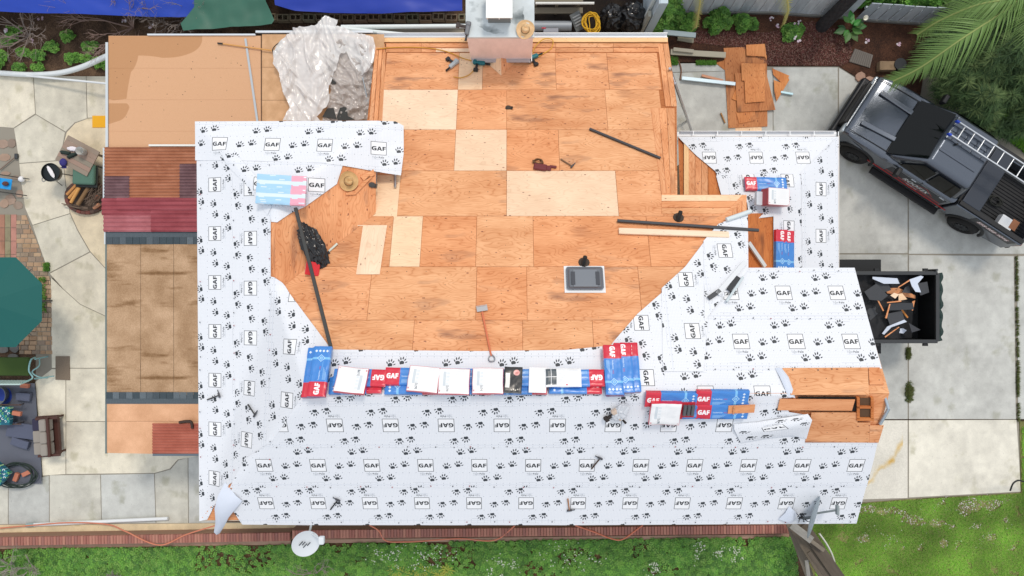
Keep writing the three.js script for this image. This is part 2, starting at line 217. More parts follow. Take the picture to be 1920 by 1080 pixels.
for (const [y0, y1, xs] of rows) for (let i = 0; i + 1 < xs.length; i++) { const k = y0 + '_' + xs[i]; let m = old(); if (brandNew[k]) m = PNEW[i % 3]; if (k === '99_722') m = PM[1]; sheet(xs[i], y0, xs[i + 1], y1, m); }
sheet(703, 328, 748, 407, PNEW[1]);
const lamM = [PM[2], PM[5], PM[8], PM[11]], bd = (p, m, o = 0.004) => mesh('eave_board', slabPx(pN, shrink(p, 0.35), o, 0.02, [R() * 4, R() * 4], Math.abs(p[0][0] - p[1][0]) > Math.abs(p[0][1] - p[2][1]) ? 0 : 1.5708), m, roof);
const cream = std([255, 232, 196], 0.7, 0, { map: PT[3] });
for (const [a, b] of [[706, 882], [998, 1252]]) bd(rectPx(a, 72, b, 80.5), cream, 0.03);
for (const [a, b] of [[722, 790], [790, 882], [998, 1042], [1042, 1150], [1150, 1238]]) { bd(rectPx(a, 81, b, 89), lamM[R() * 4 | 0]); bd(rectPx(a, 89.5, b, 98), lamM[R() * 4 | 0]); }
bd(rectPx(817, 91, 881, 98), PNEW[0], 0.012);
for (let k = 0; k < 3; k++) bd([[704 + k * 7, 82], [710.5 + k * 7, 82], [700 + k * 8.5, 228], [692 + k * 8.5, 228]], lamM[k]);
for (let k = 0; k < 2; k++) { bd([[1233 + k * 10, 82], [1243 + k * 10, 82], [1258.5 + k * 11, 200], [1247.5 + k * 11, 200]], lamM[k + 1], 0.008); }
for (let k = 0; k < 3; k++) bd([[1220 + k * 15, 203], [1235 + k * 15, 203], [1249 + k * 9, 363], [1240 + k * 9, 363]], lamM[k], 0.01);
for (let k = 0; k < 3; k++) bd([[1240, 366 + k * 12], [1392 - k * 11, 366 + k * 12], [1381 - k * 11, 377.5 + k * 12], [1240, 377.5 + k * 12]], [PNEW[1], lamM[1], lamM[3]][k], 0.012);
for (let k = 0; k < 3; k++) bd([[1399 - k * 9, 367 + k * 10], [1399 - k * 9, 440], [1391 - k * 9, 440], [1391 - k * 9, 377 + k * 10]], lamM[k], 0.014);
// fascia and gutters along the edges
{ const fm = std([188, 176, 160], 0.7), edge = (a, b, h, w, m, dy = 0) => { const d = b.clone().sub(a), g = box(d.length(), h, w); g.rotateZ(Math.atan2(d.y, Math.hypot(d.x, d.z))); g.rotateY(-Math.atan2(d.z, d.x)); const c = a.clone().add(b).multiplyScalar(0.5); g.translate(c.x, c.y + dy, c.z); return g; };
  mesh('fascia', edge(SW, SE, 0.16, 0.03, fm, -0.1), fm, house); mesh('fascia', edge(NW, SW, 0.16, 0.03, fm, -0.1), fm, house); mesh('fascia', edge(NW, NE, 0.16, 0.03, fm, -0.1), std([150, 130, 125], 0.7), house);
  const e1 = pN.pix(706, 72), e2 = pN.pix(1252, 72); mesh('fascia', edge(e1, e2, 0.16, 0.03, fm, -0.12), fm, house);
  const gm = std([236, 238, 240], 0.45, 0.2); const gut = (a, b, up) => { const g = []; for (const [w, h, x, y] of [[0.11, 0.012, 0, -0.06], [0.012, 0.1, 0.055, -0.01], [0.012, 0.1, -0.055, -0.01]]) { const d = b.clone().sub(a), q = box(d.length(), h, w, 0, y, x); q.rotateZ(Math.atan2(d.y, Math.hypot(d.x, d.z))); q.rotateY(-Math.atan2(d.z, d.x)); const c = a.clone().add(b).multiplyScalar(0.5); q.translate(c.x, c.y + up, c.z); g.push(q); } return join(g); };
  const o = V(0, -0.05, -0.09); mesh('gutter', gut(e1.clone().add(o), pN.pix(880, 72).add(o), 0), gm, house); mesh('gutter', gut(pN.pix(1000, 72).add(o), e2.clone().add(o), 0), gm, house); }

{ // rust-stained slab of the apron
  const s = scene.children.filter(o => o.name.startsWith('driveway'))[1].children[0], P = s.geometry.attributes.position, U = s.geometry.attributes.uv; s.geometry.computeBoundingBox(); const bb = s.geometry.boundingBox; for (let i = 0; i < P.count; i++) U.setXY(i, (P.getX(i) - bb.min.x) / (bb.max.x - bb.min.x), 1 - (P.getZ(i) - bb.min.z) / (bb.max.z - bb.min.z));
  s.material = std([252, 250, 242], 0.9, 0, { map: dtex(512, 256, (u, v) => { const y = 1 - v, k = 22 * tn(u, v, 8, 4, 3, 5) + 8 * vn(u * 200, v * 100, 200, 100, 2), wob = 0.05 * tn(u, v, 12, 6, 8, 4), d = Math.abs(y - (0.72 - (u - 0.78) * 2.6) + wob * 3), st = Math.max(0, 1 - d / (0.10 + 0.1 * tn(u, v, 9, 5, 4, 3))) * (u > 0.74 && u < 0.97 ? 1 : 0) * (0.55 + tn(u, v, 20, 10, 1, 3)); return [221 + k - 8 * st, 219 + k - 42 * st, 214 + k - 105 * st]; }) }); }
// ---------- printed underlayment ----------
const feltTex = ctex(1024, 890, (c, w, h) => {
  const S = 890, cx = w / 2, cy = h / 2, X = m => cx + m * S, Y = m => cy - m * S;
  c.fillStyle = '#e9ecf1'; c.fillRect(0, 0, w, h);
  c.strokeStyle = '#c9d1de'; c.lineWidth = 2; for (let i = 0; i <= 36; i++) { c.beginPath(); c.moveTo(i * w / 36, 0); c.lineTo(i * w / 36, h); c.stroke(); } for (let i = 0; i <= 31; i++) { c.beginPath(); c.moveTo(0, i * h / 31); c.lineTo(w, i * h / 31); c.stroke(); }
  c.strokeStyle = '#b4bfd0'; c.lineWidth = 3; for (const m of [0.485, -0.5]) { c.beginPath(); c.moveTo(0, Y(m)); c.lineTo(w, Y(m)); c.stroke(); }
  c.fillStyle = '#6d747e'; for (const m of [0.47, 0.19, -0.19, -0.47]) for (let i = 0; i < 8; i++) { c.beginPath(); c.arc((i + 0.5) * w / 8, Y(m), 6, 0, 7); c.fill(); }
  c.fillStyle = '#8a919c'; for (const m of [0.43, -0.445]) for (let i = 0; i < 60; i++) c.fillRect(X(-0.3) + i * 5.5, Y(m), 3.4, 4);
  const paw = (mx, my) => { for (const o of [-1.15, 0, 1.15]) { const x = X(mx + o), y = Y(my); if (x < -120 || x > w + 120) continue; c.save(); c.translate(x, y); c.scale(0.98, 0.98); c.fillStyle = '#33393f';
    c.beginPath(); c.moveTo(-50, 34); c.bezierCurveTo(-64, 4, -22, -18, 4, -12); c.bezierCurveTo(30, -8, 44, 14, 34, 36); c.bezierCurveTo(26, 60, 6, 44, -8, 50); c.bezierCurveTo(-26, 64, -44, 54, -50, 34); c.fill();
    for (const [a, b, r, s, q] of [[-66, -20, -0.5, 14, 26], [-30, -56, -0.15, 15, 30], [16, -66, 0.25, 15, 30], [54, -34, 0.7, 14, 27], [76, 14, 1.1, 12, 25]]) { c.save(); c.translate(a, b); c.rotate(r); c.beginPath(); c.moveTo(0, -q); c.bezierCurveTo(s * 1.3, -q * 0.2, s, q, 0, q); c.bezierCurveTo(-s, q, -s * 1.3, -q * 0.2, 0, -q); c.fill(); c.restore(); }
    c.restore(); } };
  for (const [a, b] of [[0.13, -0.36], [0.38, -0.32], [0.45, -0.03], [-0.445, 0.02], [-0.39, 0.33], [-0.15, 0.375]]) paw(a, b);
  c.fillStyle = '#f1f3f6'; c.fillRect(X(-0.163), Y(0.155), 0.326 * S, 0.31 * S); c.strokeStyle = '#24292e'; c.lineWidth = 10; c.strokeRect(X(-0.163), Y(0.155), 0.326 * S, 0.31 * S);
  c.fillStyle = '#22272c'; c.textAlign = 'center'; c.textBaseline = 'middle'; c.save(); c.translate(cx, cy + 4); c.scale(1.22, 1); c.font = 'bold 118px sans-serif'; c.fillText('GAF', 0, 0); c.lineWidth = 4; c.strokeStyle = '#22272c'; c.strokeText('GAF', 0, 0); c.restore();
  c.font = '54px sans-serif'; c.textAlign = 'right'; c.fillStyle = '#8b929b'; c.fillText('Tiger', X(-0.005), Y(-0.22)); c.textAlign = 'left'; c.font = 'bold 54px sans-serif'; c.fillStyle = '#454b52'; c.fillText('Paw', X(-0.005), Y(-0.22));
  c.fillStyle = '#b9c0ca'; c.fillRect(X(-0.14), Y(-0.265), 0.28 * S, 5);
});
const felt = std([255, 255, 255], 0.5, 0, { map: feltTex }), feltBack = std([214, 222, 236], 0.55);
const UPS = { N: [[1, 0], [0, -1]], S: [[-1, 0], [0, 1]], W: [[0, -1], [-1, 0]], E: [[0, 1], [1, 0]] };
function feltStrip(px, anc, up, off, parent, hf = houseH, sx = 1.06, sz = 1.118, wr = 1) {
  const poly = px.map(p => { const q = surf(p[0], p[1], hf); return [q.x, q.z]; }), a = surf(anc[0], anc[1], hf), [r, u] = UPS[up], s = R() * 50;
  const g = drape(poly, (x, z) => hf(x, z) + off + wr * (0.009 * Math.max(0, nz(x * 1.7 + s, z * 1.7)) + 0.02 * Math.pow(Math.max(0, 1 - 6 * Math.abs(nz(x * 0.8 + s, z * 0.8, 3))), 2) * Math.max(0, nz(x * .6, z * .6 + s, 9)) + 0.004 * Math.abs(nz(x * 5, z * 5 + s)) + 0.012 * Math.max(0, nz(x * 0.9 + s, z * 3.1) - 0.35)), 0.1, (x, z) => { const dx = (x - a.x) * sx, dz = (z - a.z) * sz; return [(dx * r[0] + dz * r[1]) / 1.15 + 0.5, (dx * u[0] + dz * u[1]) / 1.0 + 0.5]; });
  return mesh('underlayment_strip', g, felt, parent);
}
const fs = (...a) => feltStrip(a[0], a[1], a[2], a[3], roof, a[4]);
fs([[369, 296], [425, 292], [442, 330], [441, 900], [430, 908], [404, 945], [389, 974], [374, 977]], [403, 438], 'W', 0.006);
fs([[432, 300], [470, 330], [508, 390], [508, 560], [508, 836], [470, 872], [437, 905]], [470, 447], 'E', 0.012);
fs([[506, 518], [515, 520], [530, 530], [545, 552], [575, 592], [622, 655], [600, 700], [578, 745], [560, 770], [520, 825], [506, 838]], [543, 650], 'W', 0.018);
fs([[440, 906], [1625, 905], [1605, 981], [1100, 984], [600, 984], [455, 983], [425, 940]], [889, 943], 'S', 0.02);
fs([[503, 833], [1000, 834], [1645, 826], [1636, 866], [1624, 912], [1000, 913], [432, 914], [458, 860]], [899, 872], 'N', 0.026);
fs([[568, 742], [1000, 742], [1462, 742], [1478, 772], [1516, 778], [1507, 838], [505, 838], [530, 800]], [837, 797], 'S', 0.032);
{ const hf = (x, z) => x > NE.x ? NE.y - 0.02 + (x - NE.x) * -0.28 + 0.03 * nz(x * 3, z * 3) : houseH(x, z);
  feltStrip([[366, 228], [742, 228], [757, 236], [757, 290], [752, 329], [730, 326], [706, 322], [645, 311], [600, 306], [430, 301], [367, 301]], [511, 271], 'N', 0.016, roof, hf); }
fs([[432, 298], [470, 328], [506, 392], [509, 416], [520, 417], [545, 400], [572, 388], [600, 368], [632, 345], [643, 310], [640, 300]], [594, 347], 'N', 0.01);
fs([[412, 284], [446, 292], [478, 328], [510, 388], [502, 404], [468, 352], [428, 312]], [594, 347], 'N', 0.026);
fs([[600, 658], [622, 655], [700, 656], [900, 658], [1060, 656], [1140, 648], [1200, 660], [1262, RY + 6], [1000, RY + 6], [566, RY + 6], [580, 700]], [660, 712], 'N', 0.022);
fs([[1398, 502], [1602, 502], [1627, 596], [1315, 598], [1335, 560], [1392, 510]], [1469, 549], 'N', 0.006);
fs([[1308, 593], [1626, 593], [1653, 691], [1320, 694]], [1389, 640], 'N', 0.012);
fs([[1195, 690], [1462, 690], [1482, RY + 8], [1200, RY + 8]], [1430, 738], 'N', 0.018);
fs([[1150, 640], [1195, 588], [1241, 548], [1242, 538], [1247, 690], [1240, RY + 4], [1185, RY + 4], [1140, 655]], [1202, 605], 'E', 0.028);
fs([[1240, 540], [1284, 500], [1322, 450], [1326, 600], [1318, 696], [1242, 696]], [1285, 524], 'W', 0.034);
fs([[1318, 452], [1346, 420], [1372, 410], [1401, 402], [1402, 503], [1397, 512], [1342, 572], [1320, 602]], [1358, 470], 'E', 0.04);
// lifted sheet ends
function flap(pts, mat, parent, name = 'underlayment_flap') { const g = new THREE.BufferGeometry(), n = pts.length, m = pts[0].length, pos = [], idx = [], uv = []; pts.forEach((row, i) => row.forEach((p, j) => { pos.push(p.x, p.y, p.z); uv.push(j / 3, i / 3); })); for (let i = 0; i + 1 < n; i++) for (let j = 0; j + 1 < m; j++) { const a = i * m + j; idx.push(a, a + 1, a + m, a + 1, a + m + 1, a + m); } g.setAttribute('position', new THREE.Float32BufferAttribute(pos, 3)); g.setAttribute('uv', new THREE.Float32BufferAttribute(uv, 2)); g.setIndex(idx); g.computeVertexNormals(); return mesh(name, g, mat, parent); }
const su = (x, y, o = 0.03) => { const p = surf(x, y); p.y += o; return p; };
flap([[su(424, 903, .05), su(445, 928, .06), su(456, 938, .05)], [su(414, 925, .12), su(430, 940, .2), su(446, 950, .1)], [su(406, 950, .1), su(420, 960, .24), su(432, 968, .1)], [Pd(404, 978, 14.45), Pd(414, 982, 14.3), Pd(422, 984, 14.45)], [Pd(401, 998, 14.7), Pd(406, 1003, 14.7), Pd(412, 1000, 14.75)]], feltBack, roof);
flap([[su(1375, 794, .05), su(1420, 790, .05), su(1470, 782, .06), su(1512, 775, .06)], [su(1374, 803, .09), su(1420, 800, .13), su(1465, 792, .16), su(1517, 785, .14)], [su(1380, 815, .06), su(1425, 808, .13), su(1475, 800, .2), su(1514, 800, .1)], [su(1388, 830, .05), su(1430, 822, .06), su(1480, 815, .08), su(1510, 822, .05)]], felt, roof);
flap([[su(1452, 690, .03), su(1458, 688, .08), su(1465, 690, .03)], [su(1460, 706, .05), su(1468, 704, .12), su(1477, 706, .04)], [su(1470, 728, .04), su(1478, 726, .1), su(1486, 730, .03)], [su(1476, 745, .03), su(1484, 744, .06), su(1490, 746, .03)]], feltBack, roof);
flap([[su(1458, 972, .05), su(1472, 976, .1), su(1480, 980, .05)], [su(1470, 960, .06), su(1480, 968, .15), su(1486, 975, .06)], [su(1478, 948, .04), su(1486, 955, .1), su(1494, 962, .05)]], feltBack, roof);
// opened gable end: bare sheets, slot, framing
{ const b2 = (p, pl, m, o = 0.006, r = 0) => mesh('plywood_sheet', slabPx(pl, p, o, 0.014, [R() * 4, R() * 4], r), m, roof);
  b2([[1466, 691], [1626, 690], [1628, 741], [1482, 741]], pN, PM[9], 0.03); b2([[1627, 690], [1648, 690], [1656, 722], [1629, 722]], pN, PM[3], 0.034);
  const pS2 = triP[7]; b2([[1520, 771], [1605, 771], [1606, 790], [1630, 790], [1628, 827], [1508, 827]], pS, PM[7], 0.045); b2([[1629, 795], [1655, 795], [1645, 827], [1628, 827]], pS, PM[1], 0.05);
  mesh('vent_slot', slabPx(pS, [[1495, 742], [1602, 742], [1606, 769], [1500, 769]], 0.034, 0.004), std([24, 18, 14], 0.95), roof);
  mesh('gable_frame', join([[1604, 742, 1609, 782], [1630, 742, 1635, 782], [1604, 780, 1636, 785], [1604, 758, 1632, 762]].map(r => slabPx(pS, rectPx(...r), 0.07, 0.06))), PDARK, roof);
  mesh('attic_floor', slabPx(pS, rectPx(1608, 744, 1632, 781), 0.036, 0.004), std([92, 66, 44], 0.9), roof);
  const lb = put(pS, 1530, 759, 0.06, 0.5, 'plywood_strip', 'narrow orange plywood strip laid over the open ridge slot', 'board'); mesh('strip', box(1.43, 0.015, 0.26, 0, 0, 0), PM[3], lb); }
// metal rake edging left bent at the gable
{ const t = thing('metal_edging', 'bent grey metal edging hanging off the open gable end', 'edging'); const a = surf(1656, 726), o = V(0, 0.03, 0); const pts = [Pd(1654, 726, 13.1), Pd(1666, 767, 13.1), Pd(1650, 795, 13.3)]; for (let i = 0; i < 2; i++) mesh('strip', rod(pts[i], pts[i + 1], 0.035, 4), std([176, 190, 200], 0.5, 0.4), t); }
// ---------- lower east roof ----------
const ZN = (255 - 540) / F * 17, XE = (1570 - 960) / F * 17, lowB = H - 17, lowH = (X, Z) => lowB + 0.33 * Math.min(Z - ZN, XE - X);
const lowN = new Pl(V(0, lowB, ZN), V(0, 1, -0.33)), lowE = new Pl(V(XE, lowB, 0), V(0.33, 1, 0));
{ const lp = [[1272, 256], [1570, 256], [1571, 520], [1390, 520], [1380, 380], [1276, 380]].map(p => { const q = surf(p[0], p[1], lowH); return [q.x, q.z]; });
  const low = mesh('lower_roof', drape(lp, (x, z) => lowH(x, z) - 0.03, 0.3, (x, z) => [z, x]), PDARK, house);
  const lb = (p, m, o, r = 1.57) => mesh('eave_board', slabPx(lowN, p, o, 0.02, [R() * 4, R() * 4], r), m, low);
  lb(rectPx(1282, 262, 1291, 366), cream, 0.02, 1.57); for (let k = 0; k < 3; k++) lb(rectPx(1291.6 + k * 12, 265, 1303 + k * 12, 368), lamM[k], 0);
  mesh('plywood_sheet', slabPx(lowN, rectPx(1328, 275, 1402, 420), -0.004, 0.014, [1, 1], 1.57), PDARK, low); mesh('plywood_sheet', slabPx(lowE, rectPx(1396, 400, 1455, 515), 0.004, 0.014, [2, 0], 1.57), PDARK, low);
  const ls = (p, a, u, o) => feltStrip(p, a, u, o, low, lowH, u === 'N' || u === 'S' ? 1 : 1.053, u === 'N' || u === 'S' ? 1.053 : 1);
  ls([[1271, 257], [1571, 257], [1571, 336], [1346, 338], [1341, 322], [1305, 292], [1283, 270]], [1417, 296], 'S', 0.03); ls([[1500, 325], [1569, 258], [1571, 515], [1503, 515]], [1538, 355], 'W', 0.042);
  ls([[1342, 330], [1440, 326], [1510, 328], [1510, 515], [1449, 515], [1449, 406], [1404, 412], [1400, 380], [1354, 378], [1352, 368]], [1478, 427], 'E', 0.036);
  mesh('gutter', join([box(7.98 - 4.12, 0.1, 0.012, (XE + 4.12) / 2, lowB, ZN - 0.11), box(XE - 4.12, 0.012, 0.11, (XE + 4.12) / 2, lowB - 0.05, ZN - 0.055), ...Array.from({ length: 7 }, (_, i) => box(0.02, 0.012, 0.1, 4.5 + i * 0.6, lowB + 0.045, ZN - 0.05))]), std([238, 240, 242], 0.45, 0.1), house);
  mesh('fascia', join([box(0.03, 0.16, 4.4, XE + 0.02, lowB - 0.05, ZN + 2.2)]), std([224, 218, 212], 0.7), house);
  mesh('gutter', join([box(0.11, 0.012, 1.55, 4.0, lowB + 0.02, -3.0), box(0.012, 0.1, 1.55, 3.95, lowB + 0.07, -3.0)]), std([60, 66, 62], 0.6), house); }
// ---------- chimney ----------
{ const D = 15.2, top = H - D, x0 = (873 - 960) / F * D, x1 = (1002 - 960) / F * D, zs = (70 - 540) / F * D, zn = zs - 1.15;
  const stx = dtex(512, 512, (u, v) => { const e = tn(u, v, 6, 6, 80, 5), st = Math.max(0, fbm(u * 3.2, v * 3.2, 31, 5) + 0.02) * (Math.hypot(u - 0.45, v - 0.5) < 0.42 + 0.1 * e ? 1 : 0.15); const k = 12 * e - 210 * st; const ru = Math.hypot(u - 0.86, v - 0.78) < 0.06 + 0.06 * e ? 40 : 0; return [212 + k + ru * 0.3, 220 + k - ru * 0.8, 222 + k - ru * 2]; });
  const chim = mesh('chimney', box(x1 - x0 - 0.05, top, zs - zn - 0.02, (x0 + x1) / 2, top / 2 - 0.06, (zs + zn) / 2 - 0.01), std([252, 240, 238], 0.85, 0, { map: grit([240, 236, 236], 14, 14, 4, 1.4) }), house);
  const cg = box(x1 - x0, 0.08, zs - zn, (x0 + x1) / 2, top - 0.04, (zs + zn) / 2, 0.01); mesh('chimney_crown', cg, std([255, 255, 255], 0.8, 0, { map: stx }), chim);
  const capD = D - 0.42, cx = (936 - 960) / F * capD; mesh('flue', box(0.5, 0.36, 0.6, cx, top + 0.16, zs - 0.62), std([120, 126, 126], 0.7), chim);
  mesh('chimney_cap', join([box(0.58, 0.03, 0.72, cx, top + 0.42, zs - 0.62, 0.008), box(0.03, 0.12, 0.03, cx - 0.26, top + 0.35, zs - 0.3), box(0.03, 0.12, 0.03, cx + 0.26, top + 0.35, zs - 0.3), box(0.03, 0.12, 0.03, cx, top + 0.35, zs - 0.3)]), std([232, 236, 234], 0.5, 0.2), chim);
  mesh('flashing', join([box(x1 - x0 - 0.1, 0.02, 0.1, (x0 + x1) / 2, pN.y(0, zs) + 0.12, zs + 0.02), box(0.02, 0.3, 1.1, x1 - 0.02, top - 1.6, zs - 0.5)]), metal([190, 192, 196], 0.45), chim);
  const a = pN.pix(905, 111), b = pN.pix(972, 113), c = pN.pix(940, 142), d = pN.pix(940, 110); d.y += 0.22; for (const q of [a, b, c]) q.y += 0.006; const tri = (p, q, r) => { const g = new THREE.BufferGeometry().setFromPoints([p, q, r]); g.setAttribute('uv', new THREE.Float32BufferAttribute([p, q, r].flatMap(w => [w.z, w.x]), 2)); g.computeVertexNormals(); return g; };
  const cr = mesh('cricket', tri(a, c, d), PNEW[1], roof); mesh('cricket_side', tri(c, b, d), PM[1], cr); }
// ---------- patio cover west of the house ----------
const pc = thing('patio_cover', 'flat patio cover patched with brown roll roofing and corrugated panels', 'patio cover');
const pcH = H - 17, pF = flat(pcH);
{ const rollTex = ctex(1024, 744, (c, w, h) => { c.fillStyle = '#d4a680'; c.fillRect(0, 0, w, h); for (let i = 0; i < 9000; i++) { const v = R(); c.fillStyle = v < 0.5 ? 'rgba(120,80,50,0.10)' : 'rgba(255,225,195,0.12)'; c.fillRect(R() * w, R() * h, 1 + R() * 3, 1 + R() * 3); }
    c.fillStyle = 'rgba(150,98,52,0.36)'; const bl = p => { c.beginPath(); p.forEach((q, i) => i ? c.quadraticCurveTo(q[2] ?? q[0], q[3] ?? q[1], q[0], q[1]) : c.moveTo(q[0], q[1])); c.fill(); };
    bl([[0, 0], [628, 0], [628, 30], [560, 110, 620, 80], [360, 145, 470, 150], [200, 130, 280, 130], [150, 240, 190, 200], [120, 420, 130, 330], [30, 430], [0, 420]]); bl([[0, 450], [120, 450], [130, 500, 150, 470], [60, 570, 110, 560], [0, 590]]);
    c.fillStyle = '#2a2018'; for (let i = 0; i < 40; i++) c.fillRect(R() * w, R() * h, 2 + R() * 4, 2 + R() * 3); });
  const a = pF.loc(204, 68), b = pF.loc(490, 276), m1 = std([255, 255, 255], 0.9, 0, { map: rollTex }); const ys = [68, 128, 187, 246, 276];
  for (let i = 0; i < 4; i++) { const g = slabPx(pF, [[204, ys[i] - 0.5], [489, ys[i] - 0.5], [489, ys[i + 1]], [204, ys[i + 1]]], 0.012 - i * 0.004, 0.02); const P = g.attributes.position, U = g.attributes.uv; for (let k = 0; k < P.count; k++) U.setXY(k, (P.getX(k) - a[0]) / (b[0] - a[0]), 1 - (P.getZ(k) - a[1]) / (b[1] - a[1])); mesh('roofing_course', g, m1, pc); }
  const tan = std([255, 255, 255], 0.92, 0, { map: grit([206, 164, 124], 22, 10, 12, 1.6) }); for (const [p, q] of [[64, 126], [126, 188], [188, 275]]) mesh('roofing_course', slabPx(pF, rectPx(491, p, 720, q - 0.6), -0.01, 0.02, [p, 0]), tan, pc);
  mesh('edge_strip', slabPx(pF, [[459, 73], [463, 73], [486, 232], [482, 232]], 0.035, 0.03), metal([190, 196, 200], 0.4), pc);
  mesh('edge_strip', join([slabPx(pF, rectPx(278, 64.5, 480, 67.5), 0.05, 0.05), slabPx(pF, rectPx(480, 58, 700, 62), 0.03, 0.05)]), std([214, 220, 226], 0.5, 0.3), pc);
  mesh('deck', slabPx(pF, rectPx(204, 66, 700, 850), -0.03, 0.1), std([120, 96, 76], 0.9), pc);
  const tanM = std([255, 255, 255], 0.95, 0, { map: dtex(512, 512, (u, v) => { const w = tn(u, v, 3, 14, 66, 4), k = tn(u, v, 8, 8, 21, 5) * 30 + vn(u * 180, v * 180, 180, 180, 2) * 11 - Math.max(0, w - 0.22) * 130; return [180 + k, 148 + k, 116 + k]; }, [1 / 2.6, 1 / 2.6]) });
  const wavy = (x0, y0, x1, y1, o) => { const q0 = pF.loc(x0, y0), q1 = pF.loc(x1, y1); return drape([[q0[0], q0[1]], [q1[0], q0[1]], [q1[0], q1[1]], [q0[0], q1[1]]], (x, z) => pcH + o + 0.02 * Math.pow(Math.max(0, nz(x * 0.5 + o * 90, z * 2.4, 7)), 1.2) + 0.004 * nz(x * 3, z * 3), 0.09, (x, z) => [x, z]); };
  for (const [i, p] of [[201, 264], [264.7, 326], [326.7, 400]].entries()) mesh('roofing_course', wavy(p[0], 458, p[1], 740, 0.012 + i * 0.003), tanM, pc);
  const m2 = std([255, 255, 255], 0.92, 0, { map: grit([214, 164, 126], 30, 5, 14, 2.2) }); mesh('roofing_course', slabPx(pF, rectPx(201, 757, 400, 789.5), 0.014, 0.02), m2, pc); mesh('roofing_course', slabPx(pF, [[201, 790], [400, 790], [400, 853], [201, 849]], 0.01, 0.02, [2, 1]), m2, pc);
  // asphalt shingle strips: single tabs
  const tm = [[92, 104, 112], [78, 90, 98], [106, 118, 126], [70, 84, 92]].map(c => std(c, 0.95, 0, { map: grit([235, 235, 235], 30, 40, 5, 0.5) }));
  for (const [y0, y1, y2] of [[435, 445, 458], [757, 747, 735]]) { mesh('shingle_base', slabPx(pF, rectPx(199, Math.min(y0, y1), 400, Math.max(y0, y1)), 0.022, 0.02), tm[0], pc); for (let i = 0; i < 15; i++) mesh('shingle_tab', slabPx(pF, rectPx(200 + i * 12.6, Math.min(y1, y2), 212 + i * 12.6, Math.max(y1, y2)), 0.03 + (i % 2) * 0.003, 0.02, [R(), R()]), tm[R() * 4 | 0], pc); }
  const corr = (x0, y0, x1, y1, o, pitch, amp, mat, name = 'corrugated_panel') => { const q0 = pF.loc(x0, y0), q1 = pF.loc(x1, y1), n = Math.max(8, Math.round((q1[1] - q0[1]) / pitch * 8)), g = new THREE.PlaneGeometry(q1[0] - q0[0], q1[1] - q0[1], 2, n); g.rotateX(-Math.PI / 2); g.translate((q0[0] + q1[0]) / 2, 0, (q0[1] + q1[1]) / 2); const P = g.attributes.position; for (let i = 0; i < P.count; i++) P.setY(i, pcH + o + amp * Math.sin(P.getZ(i) / pitch * 6.283)); g.computeVertexNormals(); return mesh(name, g, mat, pc); };
  const cm = c => std([255, 255, 255], 0.7, 0, { map: grit(c, 26, 7, 31, 2) });
  const co = cm([168, 108, 78]), cp = cm([112, 82, 86]), cr = cm([148, 66, 74]), cr2 = cm([168, 96, 102]), ct = cm([176, 100, 82]);
  corr(198, 277, 300, 332, 0.05, 0.078, 0.016, co); corr(299, 277, 400, 310, 0.056, 0.078, 0.016, co); corr(244, 330, 340, 373, 0.05, 0.078, 0.016, co); corr(296, 308, 340, 332, 0.053, 0.078, 0.016, co);
  corr(198, 331, 245, 373, 0.06, 0.078, 0.016, cp); corr(339, 308, 400, 373, 0.062, 0.078, 0.016, cp);
  corr(194, 372, 292, 404, 0.075, 0.105, 0.014, cr); corr(222, 371, 400, 395, 0.085, 0.105, 0.014, cr); corr(197, 394, 288, 435, 0.07, 0.105, 0.014, cr2); corr(286, 393, 400, 435, 0.08, 0.105, 0.014, cr);
  corr(288, 793, 400, 850, 0.06, 0.07, 0.016, ct); mesh('edge_strip', slabPx(pF, rectPx(288, 850, 400, 854), 0.05, 0.03), std([96, 108, 120], 0.7), pc);
  mesh('gutter', join([slabPx(pF, rectPx(199, 80, 203.5, 276), 0.03, 0.1), slabPx(pF, rectPx(195, 278, 198, 375), 0.05, 0.1), slabPx(pF, rectPx(196.5, 405, 199, 458), 0.03, 0.1)]), std([206, 214, 218], 0.45, 0.3), pc);
  mesh('gutter', slabPx(pF, rectPx(198, 458, 201, 850), 0.02, 0.1), std([104, 120, 118], 0.6), pc);
  for (const p of [[203, 90], [203, 300], [203, 470], [203, 650], [203, 840]]) { const q = pF.pix(...p); mesh('post', box(0.09, pcH - 0.1, 0.09, q.x + 0.08, (pcH - 0.1) / 2, q.z), std([150, 140, 126], 0.8), pc); }
  const el = thing('pipe_elbow', 'dark bent downspout elbow on the terracotta panel', 'pipe'); mesh('pipe', tube([pF.pix(336, 792, .1), pF.pix(350, 790, .1), pF.pix(358, 791, .1), pF.pix(361, 803, .1)], 0.035), std([62, 46, 38], 0.7), el); }
